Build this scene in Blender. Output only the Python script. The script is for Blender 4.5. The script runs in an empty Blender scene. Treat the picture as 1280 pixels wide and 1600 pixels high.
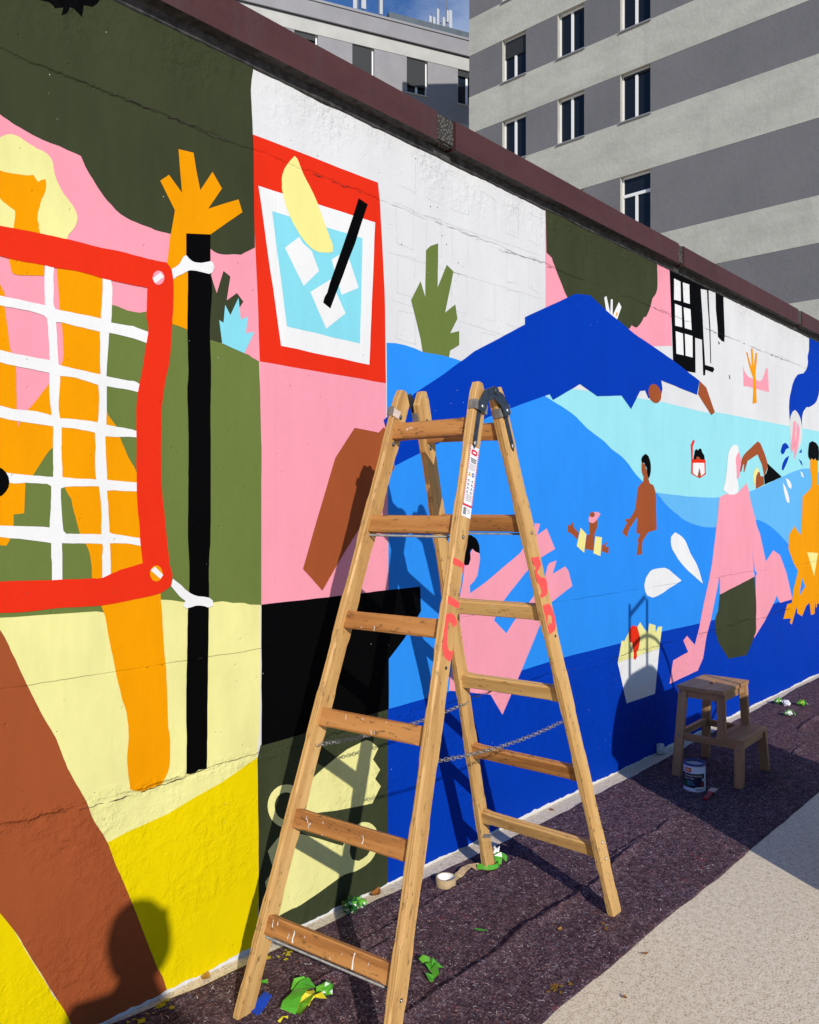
import bpy, bmesh, math, random
from mathutils import Vector, Matrix, noise as mnoise
sc = bpy.context.scene
col = sc.collection
rad = math.radians
# ---------------------------------------------------------------- camera, light, exposure
cam_d = bpy.data.cameras.new('camera'); cam = bpy.data.objects.new('camera', cam_d); col.objects.link(cam)
CAM = Vector((0.0, -2.18, 1.45))
TH = math.atan2(1172.0, 1275.0)
FWD = Vector((math.cos(TH), math.sin(TH), 0)); RGT = Vector((math.sin(TH), -math.cos(TH), 0))
cam.location = CAM
cam.rotation_euler = FWD.to_track_quat('-Z', 'Y').to_euler()
cam_d.sensor_fit = 'HORIZONTAL'; cam_d.sensor_width = 36.0
cam_d.lens = 36.0 * 1275.0 / 1280.0
cam_d.shift_y = -7.0 / 1280.0
cam_d.clip_start = 0.05; cam_d.clip_end = 3000
sc.camera = cam
SUN = Vector((0.463, 0.777, -0.427)).normalized()           # direction the light travels
sd = bpy.data.lights.new('sun', 'SUN'); sd.energy = 4.25; sd.angle = rad(0.53); sd.color = (1.0, 0.945, 0.862)
so = bpy.data.objects.new('sun', sd); col.objects.link(so)
so.rotation_euler = SUN.to_track_quat('-Z', 'Y').to_euler(); so.location = (-6, -10, 8)
W = bpy.data.worlds.new('World'); sc.world = W; W.use_nodes = True
wt = W.node_tree; wt.nodes.clear()
def wn(t): return wt.nodes.new(t)
out = wn('ShaderNodeOutputWorld'); bg = wn('ShaderNodeBackground'); bg.inputs['Strength'].default_value = 0.065
sky = wn('ShaderNodeTexSky'); sky.sky_type = 'NISHITA'; sky.sun_disc = False
sky.sun_elevation = math.asin(-SUN.z); sky.sun_rotation = math.atan2(-SUN.x, -SUN.y) % (2 * math.pi)
sky.air_density = 1.0; sky.dust_density = 0.2; sky.ozone_density = 1.6
tc = wn('ShaderNodeTexCoord'); mp = wn('ShaderNodeMapping'); mp.inputs['Scale'].default_value = (1, 1, 2.2); mp.inputs['Location'].default_value = (0.35, 0.2, 0.1)
nz = wn('ShaderNodeTexNoise'); nz.inputs['Scale'].default_value = 3.2; nz.inputs['Detail'].default_value = 7; nz.inputs['Roughness'].default_value = 0.58
rp = wn('ShaderNodeValToRGB'); rp.color_ramp.elements[0].position = 0.50; rp.color_ramp.elements[1].position = 0.68
mx = wn('ShaderNodeMixRGB'); mx.inputs['Color2'].default_value = (6.5, 8.0, 11.0, 1)
tint = wn('ShaderNodeMixRGB'); tint.blend_type = 'MULTIPLY'; tint.inputs['Fac'].default_value = 1.0; tint.inputs['Color2'].default_value = (0.66, 1.1, 1.75, 1)
mul = wn('ShaderNodeMath'); mul.operation = 'MULTIPLY'; mul.inputs[1].default_value = 0.8
for a, b in ((tc.outputs['Generated'], mp.inputs['Vector']), (mp.outputs[0], nz.inputs['Vector']), (nz.outputs['Fac'], rp.inputs['Fac']), (rp.outputs['Color'], mul.inputs[0]), (mul.outputs[0], mx.inputs['Fac']), (sky.outputs['Color'], tint.inputs['Color1']), (tint.outputs['Color'], mx.inputs['Color1']), (mx.outputs['Color'], bg.inputs['Color']), (bg.outputs[0], out.inputs['Surface'])):
    wt.links.new(a, b)
sc.render.engine = 'CYCLES'
sc.view_settings.view_transform = 'Standard'; sc.view_settings.look = 'None'
sc.view_settings.exposure = 0.0; sc.view_settings.gamma = 1.0; sc.view_settings.use_curve_mapping = False
rng = random.Random(7)
# ---- traced shapes of the mural, in metres on the wall plane (x along the wall, z up)
MURAL=[
 ('painted_pink_sky',[(None,'pink',1,[0.401,2.635,0.826,2.55,1.138,2.562,1.577,2.718,1.615,2.666,1.623,2.338,1.633,2.164,1.643,1.93,1.456,1.756,0.991,1.611,0.401,1.496])]),
 ('painted_tree_crown',[(None,'dgreen',2,[0.401,2.906,0.401,2.551,0.445,2.544,0.491,2.536,0.539,2.527,0.588,2.519,0.635,2.509,0.678,2.5,0.703,2.494,0.728,2.486,0.754,2.478,0.779,2.469,0.804,2.461,0.826,2.454,0.835,2.45,0.845,2.447,0.854,2.443,0.863,2.44,0.873,2.438,0.884,2.435,0.896,2.432,0.908,2.429,0.92,2.427,0.933,2.425,0.944,2.424,0.955,2.423,0.966,2.423,0.978,2.423,0.989,2.421,1.001,2.419,1.013,2.418,1.026,2.417,1.038,2.415,1.044,2.403,1.05,2.391,1.056,2.382,1.063,2.372,1.071,2.363,1.079,2.352,1.087,2.342,1.096,2.332,1.105,2.322,1.115,2.313,1.127,2.305,1.14,2.294,1.155,2.286,1.17,2.281,1.186,2.277,1.204,2.275,1.218,2.273,1.234,2.272,1.249,2.271,1.264,2.268,1.281,2.268,1.299,2.269,1.316,2.269,1.327,2.264,1.338,2.256,1.35,2.248,1.363,2.238,1.375,2.229,1.388,2.22,1.454,2.257,1.468,2.251,1.483,2.249,1.499,2.25,1.519,2.254,1.538,2.26,1.568,2.265,1.587,2.278,1.605,2.289,1.623,2.301,1.622,2.362,1.62,2.423,1.619,2.485,1.618,2.546,1.617,2.606,1.615,2.666,1.614,2.691,1.613,2.715,1.611,2.739,1.61,2.763,1.608,2.787,1.607,2.812,1.61,2.845,1.617,2.884,1.62,2.906]),
  ('painted_leaf','black',3,[0.905,2.815,0.924,2.791,0.938,2.794,0.952,2.797,0.96,2.793,0.967,2.788,0.989,2.8,0.984,2.776,0.992,2.783,0.999,2.79,1.004,2.799,1.007,2.809,1.019,2.81,1.029,2.804,1.041,2.797,1.046,2.832,1.071,2.839,1.085,2.854,1.089,2.862,1.096,2.876,1.102,2.893,1.106,2.906,1.099,2.906])]),
 ('painted_hill',[(None,'green',2,[0.401,1.496,0.401,1.51,0.401,1.524,0.401,1.537,0.401,1.551,0.401,1.565,0.401,1.579,0.466,1.583,0.537,1.585,0.612,1.587,0.689,1.591,0.762,1.601,0.826,1.618,0.852,1.62,0.879,1.622,0.906,1.624,0.934,1.625,0.963,1.627,0.991,1.628,1.0,1.667,1.008,1.707,1.016,1.748,1.025,1.788,1.034,1.825,1.045,1.86,1.054,1.886,1.064,1.912,1.075,1.938,1.087,1.964,1.098,1.99,1.11,2.016,1.119,2.021,1.129,2.023,1.143,2.022,1.161,2.018,1.177,2.015,1.195,2.015,1.205,2.015,1.216,2.016,1.226,2.02,1.235,2.022,1.252,2.02,1.27,2.015,1.285,2.01,1.301,2.005,1.318,2.0,1.33,1.999,1.343,1.997,1.356,1.995,1.37,1.992,1.383,1.989,1.399,1.985,1.417,1.981,1.436,1.977,1.453,1.973,1.473,1.971,1.492,1.969,1.513,1.964,1.535,1.959,1.558,1.954,1.582,1.949,1.6,1.946,1.613,1.939,1.627,1.935,1.64,1.93,1.641,1.9,1.642,1.871,1.644,1.841,1.645,1.811,1.645,1.781,1.646,1.751,1.647,1.718,1.648,1.684,1.65,1.648,1.65,1.612,1.65,1.576,1.649,1.541,1.649,1.484,1.649,1.418,1.649,1.348,1.649,1.274,1.649,1.2,1.649,1.129,1.626,1.132,1.604,1.134,1.591,1.138,1.579,1.142,1.559,1.144,1.538,1.145,1.518,1.15,1.498,1.154,1.481,1.154,1.463,1.153,1.446,1.153,1.426,1.154,1.407,1.156,1.389,1.159,1.372,1.162,1.355,1.164,1.338,1.168,1.319,1.172,1.3,1.175,1.281,1.177,1.254,1.174,1.221,1.167,1.186,1.159,1.149,1.154,1.114,1.154,1.082,1.161,0.979,1.164,0.859,1.167,0.733,1.172,0.61,1.176,0.498,1.18,0.401,1.183,0.397,1.238,0.388,1.296,0.379,1.354,0.375,1.408,0.381,1.456])]),
 ('painted_sand',[(None,'pale',1,[0.401,1.26,1.646,1.161,1.646,0.887,1.643,0.74,1.633,0.631,1.624,0.63,1.604,0.621,1.577,0.195,0.401,0.19])]),
 ('painted_lawn',[(None,'yellow',2,[1.089,0.484,1.115,0.507,1.171,0.519,1.237,0.527,1.306,0.536,1.399,0.561,1.491,0.581,1.554,0.602,1.604,0.621,1.633,0.631,1.638,0.384,1.638,0.173,1.634,0.012,1.082,0.012])]),
 ('painted_yellow_corner',[(None,'yellow',2,[0.401,1.107,0.467,1.0,0.541,0.881,0.619,0.753,0.697,0.626,0.769,0.509,0.826,0.414,0.834,0.401,0.842,0.388,0.85,0.375,0.858,0.361,0.865,0.347,0.872,0.331,0.88,0.314,0.888,0.296,0.897,0.278,0.905,0.261,0.914,0.243,0.923,0.224,0.933,0.205,0.943,0.186,0.952,0.167,0.96,0.147,0.971,0.129,0.985,0.108,0.999,0.087,1.009,0.068,1.012,0.054,1.006,0.048,1.012,0.025,1.016,0.012,0.557,0.012,0.401,0.051])]),
 ('painted_brown_leg',[(None,'brown',3,[0.401,1.774,0.467,1.676,0.541,1.566,0.619,1.45,0.697,1.334,0.769,1.226,0.826,1.137,0.832,1.127,0.838,1.116,0.843,1.105,0.848,1.094,0.852,1.082,0.857,1.071,0.864,1.057,0.87,1.041,0.877,1.024,0.885,1.006,0.892,0.989,0.9,0.972,0.905,0.96,0.911,0.948,0.916,0.936,0.922,0.924,0.927,0.912,0.933,0.9,0.94,0.886,0.947,0.873,0.955,0.859,0.962,0.845,0.969,0.832,0.974,0.818,0.979,0.804,0.984,0.79,0.989,0.775,0.995,0.76,1.0,0.745,1.008,0.729,1.016,0.712,1.025,0.694,1.035,0.676,1.044,0.658,1.053,0.64,1.058,0.628,1.062,0.615,1.066,0.602,1.071,0.589,1.077,0.577,1.084,0.564,1.092,0.55,1.101,0.536,1.108,0.521,1.115,0.507,1.121,0.492,1.126,0.476,1.131,0.461,1.136,0.446,1.141,0.432,1.147,0.418,1.153,0.405,1.158,0.391,1.165,0.375,1.172,0.356,1.18,0.336,1.188,0.314,1.196,0.293,1.204,0.272,1.209,0.257,1.215,0.242,1.22,0.226,1.226,0.211,1.231,0.196,1.237,0.18,1.242,0.166,1.247,0.152,1.253,0.137,1.258,0.123,1.263,0.108,1.268,0.094,1.277,0.077,1.286,0.06,1.292,0.043,1.298,0.022,1.301,0.012,1.015,0.012,1.015,0.016,1.014,0.03,1.011,0.046,1.005,0.061,0.998,0.077,0.99,0.095,0.981,0.112,0.972,0.13,0.963,0.147,0.954,0.165,0.945,0.184,0.936,0.203,0.927,0.222,0.917,0.241,0.908,0.259,0.9,0.276,0.892,0.293,0.884,0.309,0.877,0.326,0.869,0.342,0.86,0.358,0.852,0.371,0.844,0.385,0.836,0.398,0.828,0.411,0.808,0.443,0.78,0.482,0.75,0.526,0.721,0.573,0.696,0.62,0.678,0.665,0.637,0.733,0.591,0.81,0.542,0.89,0.492,0.971,0.445,1.049,0.401,1.121])]),
 ('painted_player',[(None,'orange',3,[0.971,2.108,0.971,2.095,0.972,2.082,0.973,2.07,0.974,2.057,0.975,2.045,0.976,2.031,0.977,2.017,0.978,2.003,0.979,1.989,0.981,1.975,0.983,1.96,0.984,1.945,0.986,1.933,0.987,1.92,0.988,1.907,0.988,1.894,0.989,1.88,0.99,1.867,0.989,1.854,0.986,1.842,0.981,1.829,0.975,1.819,0.967,1.806,0.959,1.792,0.95,1.779,0.942,1.767,0.932,1.754,0.922,1.739,0.912,1.726,0.903,1.714,0.895,1.706,0.888,1.695,0.881,1.683,0.875,1.671,0.869,1.659,0.869,1.671,0.868,1.683,0.868,1.695,0.867,1.707,0.867,1.719,0.867,1.73,0.867,1.742,0.866,1.753,0.866,1.765,0.866,1.779,0.866,1.793,0.865,1.807,0.864,1.819,0.861,1.83,0.857,1.84,0.853,1.851,0.851,1.859,0.85,1.867,0.848,1.877,0.847,1.89,0.845,1.905,0.843,1.919,0.842,1.93,0.84,1.941,0.839,1.952,0.837,1.963,0.838,1.979,0.837,1.995,0.836,2.003,0.832,2.008,0.826,2.02,0.65,2.022,0.65,1.317,0.68,1.323,0.712,1.329,0.745,1.336,0.777,1.343,0.805,1.349,0.826,1.354,0.833,1.353,0.841,1.352,0.847,1.361,0.851,1.37,0.853,1.381,0.855,1.393,0.859,1.405,0.859,1.419,0.859,1.432,0.886,1.435,0.889,1.515,0.898,1.524,0.908,1.534,0.915,1.545,0.924,1.56,0.934,1.576,0.944,1.592,0.953,1.604,0.96,1.609,0.965,1.615,0.971,1.621,0.972,1.607,0.973,1.592,0.974,1.578,0.976,1.564,0.979,1.55,0.982,1.538,0.985,1.526,0.989,1.514,0.993,1.504,1.001,1.488,1.011,1.473,1.014,1.456,1.018,1.439,1.023,1.423,1.027,1.407,1.031,1.392,1.035,1.379,1.043,1.365,1.051,1.351,1.058,1.337,1.063,1.323,1.065,1.31,1.067,1.296,1.069,1.282,1.069,1.268,1.069,1.254,1.072,1.244,1.076,1.232,1.081,1.219,1.086,1.204,1.091,1.19,1.096,1.176,1.102,1.16,1.108,1.144,1.11,1.132,1.113,1.118,1.115,1.104,1.117,1.09,1.12,1.077,1.123,1.062,1.126,1.047,1.13,1.032,1.133,1.017,1.136,1.001,1.139,0.986,1.142,0.971,1.145,0.959,1.148,0.946,1.152,0.933,1.155,0.919,1.158,0.905,1.163,0.891,1.168,0.877,1.172,0.863,1.174,0.848,1.176,0.835,1.178,0.821,1.178,0.807,1.179,0.793,1.178,0.78,1.177,0.766,1.175,0.75,1.174,0.734,1.174,0.719,1.176,0.704,1.177,0.688,1.179,0.672,1.182,0.655,1.184,0.639,1.204,0.629,1.224,0.624,1.237,0.624,1.253,0.626,1.269,0.628,1.285,0.63,1.292,0.64,1.299,0.65,1.305,0.661,1.309,0.673,1.311,0.686,1.312,0.7,1.312,0.716,1.312,0.733,1.312,0.75,1.311,0.767,1.309,0.779,1.306,0.792,1.305,0.813,1.304,0.84,1.303,0.871,1.302,0.904,1.3,0.938,1.299,0.969,1.297,0.985,1.295,1.001,1.293,1.016,1.292,1.032,1.29,1.052,1.289,1.075,1.287,1.1,1.286,1.126,1.284,1.152,1.281,1.177,1.28,1.198,1.278,1.22,1.277,1.241,1.275,1.262,1.272,1.283,1.269,1.304,1.266,1.326,1.264,1.349,1.261,1.371,1.258,1.393,1.254,1.415,1.248,1.437,1.242,1.458,1.234,1.479,1.226,1.5,1.218,1.52,1.209,1.539,1.201,1.557,1.194,1.57,1.185,1.582,1.177,1.595,1.171,1.608,1.165,1.622,1.158,1.636,1.152,1.65,1.147,1.664,1.144,1.677,1.136,1.687,1.126,1.699,1.116,1.711,1.112,1.725,1.109,1.744,1.108,1.766,1.108,1.791,1.108,1.817,1.108,1.844,1.108,1.869,1.109,1.902,1.112,1.942,1.115,1.983,1.117,2.023,1.114,2.058,1.106,2.084,1.105,2.097,1.105,2.11,1.104,2.123]),
  ('painted_hair','pale',3.5,[0.65,2.313,0.68,2.327,0.712,2.341,0.745,2.356,0.777,2.371,0.804,2.384,0.826,2.395,0.832,2.4,0.839,2.406,0.851,2.412,0.859,2.413,0.866,2.413,0.877,2.411,0.886,2.407,0.897,2.403,0.908,2.4,0.92,2.396,0.93,2.396,0.94,2.393,0.947,2.391,0.952,2.386,0.957,2.381,0.96,2.374,0.962,2.366,0.963,2.356,0.965,2.345,0.969,2.334,0.973,2.325,0.978,2.316,0.984,2.306,0.991,2.296,0.999,2.289,1.007,2.281,1.014,2.274,1.02,2.265,1.024,2.258,1.027,2.25,1.028,2.24,1.026,2.229,1.023,2.219,1.018,2.211,1.013,2.202,1.004,2.192,1.001,2.183,0.998,2.173,0.986,2.171,0.973,2.169,0.96,2.167,0.948,2.165,0.935,2.163,0.923,2.162,0.908,2.159,0.891,2.156,0.873,2.153,0.856,2.152,0.84,2.153,0.826,2.158,0.801,2.154,0.772,2.15,0.741,2.144,0.71,2.139,0.679,2.134,0.65,2.129]),
  ('painted_face','orange',4,[0.765,2.299,0.777,2.301,0.789,2.303,0.801,2.306,0.814,2.308,0.826,2.31,0.842,2.31,0.858,2.312,0.874,2.315,0.89,2.317,0.9,2.32,0.909,2.324,0.921,2.309,0.93,2.317,0.941,2.322,0.943,2.309,0.942,2.299,0.94,2.288,0.936,2.277,0.931,2.267,0.928,2.256,0.926,2.245,0.923,2.236,0.921,2.227,0.92,2.217,0.92,2.208,0.924,2.197,0.923,2.189,0.926,2.179,0.929,2.17,0.858,2.169,0.86,2.183,0.862,2.196,0.863,2.21,0.862,2.218,0.853,2.222,0.845,2.226,0.839,2.23,0.832,2.233,0.826,2.239,0.819,2.24,0.81,2.242,0.799,2.243,0.787,2.244,0.776,2.245,0.765,2.246]),
  ('painted_collar','orange',3.6,[0.845,2.103,0.847,2.089,0.85,2.078,0.853,2.062,0.858,2.053,0.874,2.053,0.938,2.065,0.938,2.101]),
  ('painted_arm','orange',3.8,[1.34,2.531,1.392,2.537,1.403,2.481,1.416,2.429,1.46,2.499,1.495,2.457,1.444,2.379,1.558,2.44,1.573,2.403,1.452,2.301,1.407,2.275,1.41,2.225,1.41,1.968,1.37,1.986,1.37,1.992,1.343,1.997,1.318,2.0,1.305,2.01,1.296,2.151,1.302,2.177,1.313,2.268,1.315,2.272,1.328,2.343,1.279,2.418,1.308,2.444,1.352,2.403])]),
 ('painted_ball',[(None,'black',6,[0.848,1.516,0.846,1.503,0.84,1.492,0.831,1.482,0.82,1.476,0.808,1.474,0.795,1.476,0.784,1.482,0.775,1.491,0.77,1.502,0.768,1.514,0.77,1.526,0.775,1.538,0.784,1.547,0.795,1.553,0.808,1.556,0.82,1.554,0.831,1.549,0.84,1.54,0.846,1.529])]),
 ('painted_net',[('painted_net_strand','white',4.5,[0.94,2.096,0.939,2.08,0.938,2.065,0.938,2.05,0.938,2.038,0.938,2.024,0.939,2.01,0.939,1.996,0.94,1.982,0.942,1.967,0.945,1.952,0.946,1.941,0.948,1.928,0.948,1.915,0.949,1.904,0.95,1.891,0.951,1.876,0.951,1.862,0.952,1.848,0.952,1.835,0.951,1.822,0.951,1.809,0.951,1.796,0.951,1.784,0.951,1.771,0.951,1.758,0.952,1.745,0.953,1.733,0.954,1.722,0.956,1.71,0.957,1.698,0.959,1.683,0.961,1.667,0.962,1.655,0.961,1.64,0.961,1.624,0.961,1.609,0.961,1.596,0.961,1.583,0.961,1.569,0.962,1.556,0.961,1.544,0.961,1.532,0.959,1.519,0.956,1.506,0.956,1.494,0.956,1.481,0.955,1.465,0.955,1.449,0.954,1.437,0.953,1.424,0.952,1.411,0.952,1.398,0.953,1.384,0.955,1.37,0.956,1.356,0.956,1.344,0.956,1.331,0.956,1.317,0.958,1.304,0.958,1.292,0.958,1.279,0.958,1.266,0.958,1.253,0.986,1.251,0.986,1.269,0.986,1.288,0.986,1.306,0.986,1.324,0.985,1.341,0.985,1.355,0.987,1.371,0.989,1.387,0.988,1.395,0.987,1.403,0.986,1.414,0.985,1.429,0.984,1.444,0.983,1.46,0.982,1.475,0.982,1.487,0.982,1.5,0.985,1.516,0.986,1.533,0.986,1.543,0.986,1.556,0.985,1.57,0.984,1.585,0.984,1.598,0.983,1.61,0.984,1.619,0.984,1.628,0.984,1.639,0.984,1.652,0.984,1.666,0.982,1.678,0.98,1.69,0.978,1.701,0.976,1.713,0.976,1.724,0.976,1.736,0.977,1.749,0.978,1.762,0.979,1.776,0.98,1.789,0.98,1.803,0.978,1.819,0.976,1.834,0.975,1.846,0.974,1.861,0.973,1.877,0.972,1.892,0.972,1.905,0.971,1.919,0.97,1.933,0.969,1.946,0.968,1.958,0.968,1.97,0.967,1.982,0.964,1.989,0.962,1.996,0.962,2.008,0.963,2.024,0.963,2.04,0.962,2.055,0.962,2.068,0.963,2.082,0.964,2.096]),
  ('painted_net_strand','white',4.5,[1.098,2.109,1.1,2.096,1.1,2.083,1.1,2.071,1.1,2.057,1.099,2.043,1.098,2.029,1.098,2.016,1.096,2.003,1.095,1.99,1.095,1.978,1.093,1.96,1.092,1.942,1.092,1.926,1.093,1.91,1.093,1.898,1.093,1.886,1.092,1.872,1.092,1.859,1.093,1.842,1.094,1.824,1.09,1.807,1.087,1.791,1.089,1.775,1.09,1.759,1.09,1.748,1.089,1.736,1.089,1.722,1.088,1.708,1.087,1.695,1.082,1.676,1.078,1.658,1.078,1.644,1.079,1.63,1.08,1.616,1.078,1.602,1.078,1.588,1.078,1.575,1.078,1.561,1.079,1.548,1.08,1.535,1.084,1.522,1.089,1.509,1.091,1.496,1.093,1.481,1.095,1.465,1.096,1.447,1.097,1.429,1.097,1.416,1.096,1.403,1.096,1.389,1.096,1.375,1.098,1.356,1.101,1.338,1.1,1.324,1.098,1.311,1.099,1.297,1.099,1.286,1.099,1.273,1.099,1.26,1.098,1.247,1.125,1.256,1.124,1.268,1.124,1.281,1.124,1.294,1.123,1.306,1.123,1.321,1.122,1.336,1.121,1.351,1.121,1.366,1.12,1.381,1.12,1.395,1.119,1.408,1.118,1.421,1.117,1.435,1.117,1.449,1.116,1.464,1.114,1.48,1.113,1.496,1.113,1.513,1.113,1.53,1.113,1.541,1.112,1.556,1.111,1.571,1.11,1.588,1.109,1.603,1.109,1.617,1.108,1.633,1.108,1.649,1.109,1.666,1.111,1.682,1.111,1.693,1.111,1.706,1.112,1.719,1.112,1.732,1.112,1.746,1.112,1.761,1.112,1.775,1.112,1.79,1.111,1.804,1.111,1.819,1.112,1.836,1.113,1.855,1.114,1.867,1.115,1.88,1.116,1.893,1.117,1.906,1.118,1.924,1.119,1.942,1.122,1.957,1.125,1.972,1.126,1.983,1.127,1.996,1.127,2.011,1.128,2.026,1.128,2.04,1.129,2.052,1.129,2.071,1.125,2.088,1.127,2.103]),
  ('painted_net_strand','white',4.8,[0.735,1.999,0.75,1.998,0.766,1.996,0.781,1.995,0.796,1.993,0.812,1.992,0.826,1.991,0.838,1.99,0.85,1.99,0.862,1.99,0.874,1.99,0.89,1.989,0.906,1.988,0.923,1.988,0.94,1.987,0.953,1.984,0.967,1.982,0.981,1.981,0.994,1.981,1.01,1.981,1.027,1.98,1.045,1.98,1.063,1.98,1.08,1.979,1.097,1.978,1.111,1.975,1.125,1.972,1.14,1.972,1.159,1.972,1.177,1.972,1.192,1.973,1.205,1.97,1.222,1.967,1.241,1.964,1.237,1.93,1.221,1.933,1.205,1.936,1.191,1.938,1.177,1.939,1.165,1.94,1.15,1.941,1.134,1.942,1.119,1.942,1.105,1.942,1.091,1.941,1.076,1.942,1.058,1.943,1.041,1.945,1.027,1.945,1.015,1.946,0.999,1.948,0.984,1.949,0.977,1.948,0.969,1.947,0.957,1.949,0.945,1.952,0.937,1.959,0.923,1.962,0.906,1.964,0.895,1.965,0.883,1.965,0.87,1.965,0.858,1.966,0.842,1.965,0.826,1.966,0.814,1.968,0.8,1.969,0.784,1.971,0.767,1.973,0.751,1.975,0.735,1.977]),
  ('painted_net_strand','white',4.8,[0.735,1.866,0.75,1.864,0.766,1.861,0.781,1.859,0.796,1.856,0.812,1.854,0.826,1.852,0.842,1.85,0.858,1.848,0.869,1.847,0.881,1.847,0.894,1.846,0.906,1.845,0.921,1.844,0.937,1.844,0.952,1.843,0.964,1.838,0.976,1.834,0.987,1.832,0.999,1.831,1.013,1.829,1.027,1.828,1.039,1.827,1.052,1.826,1.065,1.824,1.079,1.823,1.093,1.822,1.102,1.82,1.111,1.819,1.121,1.818,1.135,1.817,1.15,1.816,1.165,1.815,1.177,1.814,1.195,1.815,1.205,1.812,1.214,1.807,1.23,1.804,1.23,1.78,1.219,1.782,1.209,1.784,1.194,1.786,1.177,1.788,1.163,1.789,1.146,1.789,1.128,1.79,1.112,1.791,1.1,1.791,1.087,1.792,1.075,1.794,1.063,1.797,1.052,1.799,1.039,1.801,1.026,1.804,1.013,1.805,0.996,1.805,0.98,1.804,0.965,1.806,0.95,1.809,0.938,1.81,0.923,1.811,0.907,1.813,0.89,1.814,0.873,1.815,0.858,1.817,0.842,1.818,0.826,1.821,0.814,1.823,0.8,1.825,0.784,1.827,0.767,1.83,0.751,1.832,0.735,1.834]),
  ('painted_net_strand','white',4.8,[0.735,1.724,0.75,1.721,0.765,1.719,0.78,1.716,0.795,1.714,0.811,1.712,0.826,1.71,0.842,1.707,0.858,1.704,0.868,1.704,0.88,1.704,0.893,1.704,0.907,1.704,0.92,1.703,0.932,1.701,0.944,1.699,0.957,1.696,0.968,1.693,0.98,1.69,0.996,1.691,1.013,1.691,1.024,1.691,1.039,1.69,1.054,1.69,1.07,1.689,1.085,1.687,1.098,1.685,1.111,1.683,1.125,1.681,1.143,1.679,1.161,1.678,1.177,1.676,1.189,1.675,1.199,1.672,1.21,1.671,1.221,1.67,1.221,1.651,1.21,1.653,1.199,1.653,1.188,1.653,1.177,1.653,1.166,1.652,1.153,1.651,1.137,1.65,1.122,1.65,1.108,1.65,1.093,1.654,1.078,1.658,1.067,1.66,1.053,1.662,1.039,1.663,1.025,1.665,1.013,1.666,0.998,1.666,0.984,1.666,0.972,1.667,0.961,1.667,0.951,1.668,0.939,1.669,0.925,1.67,0.911,1.671,0.897,1.672,0.884,1.673,0.872,1.674,0.86,1.675,0.848,1.676,0.837,1.678,0.826,1.68,0.813,1.682,0.798,1.685,0.782,1.687,0.766,1.69,0.751,1.693,0.735,1.695]),
  ('painted_net_strand','white',4.8,[0.834,1.542,0.844,1.539,0.853,1.538,0.865,1.537,0.879,1.536,0.894,1.535,0.908,1.534,0.921,1.534,0.934,1.533,0.948,1.532,0.961,1.532,0.974,1.532,0.986,1.532,1.0,1.531,1.014,1.53,1.024,1.529,1.037,1.529,1.051,1.529,1.066,1.529,1.08,1.528,1.097,1.529,1.113,1.528,1.125,1.527,1.14,1.526,1.156,1.525,1.174,1.524,1.191,1.523,1.208,1.522,1.208,1.496,1.193,1.497,1.177,1.497,1.162,1.497,1.148,1.498,1.135,1.499,1.122,1.498,1.11,1.497,1.099,1.503,1.089,1.509,1.076,1.509,1.06,1.509,1.042,1.508,1.023,1.508,1.007,1.507,0.994,1.506,0.982,1.501,0.969,1.504,0.956,1.507,0.945,1.513,0.934,1.513,0.92,1.514,0.904,1.514,0.889,1.515,0.874,1.513,0.86,1.512,0.848,1.514,0.841,1.515,0.834,1.517]),
  ('painted_net_strand','white',4.8,[0.735,1.41,0.75,1.41,0.765,1.409,0.78,1.408,0.795,1.407,0.811,1.406,0.826,1.404,0.846,1.403,0.868,1.402,0.891,1.401,0.914,1.4,0.934,1.399,0.952,1.397,0.964,1.394,0.976,1.39,0.989,1.387,0.997,1.379,1.01,1.379,1.023,1.378,1.035,1.378,1.048,1.377,1.061,1.377,1.078,1.376,1.096,1.375,1.108,1.377,1.12,1.38,1.129,1.376,1.139,1.374,1.153,1.372,1.169,1.369,1.186,1.366,1.203,1.363,1.22,1.361,1.22,1.338,1.203,1.341,1.187,1.345,1.171,1.347,1.154,1.348,1.138,1.349,1.121,1.349,1.111,1.349,1.101,1.348,1.09,1.349,1.076,1.35,1.061,1.351,1.047,1.351,1.032,1.352,1.017,1.352,1.001,1.353,0.985,1.354,0.971,1.354,0.956,1.355,0.947,1.357,0.936,1.359,0.923,1.361,0.911,1.363,0.898,1.365,0.886,1.367,0.874,1.369,0.862,1.37,0.85,1.371,0.838,1.373,0.826,1.375,0.813,1.377,0.798,1.379,0.782,1.382,0.766,1.384,0.751,1.386,0.735,1.388])]),
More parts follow.
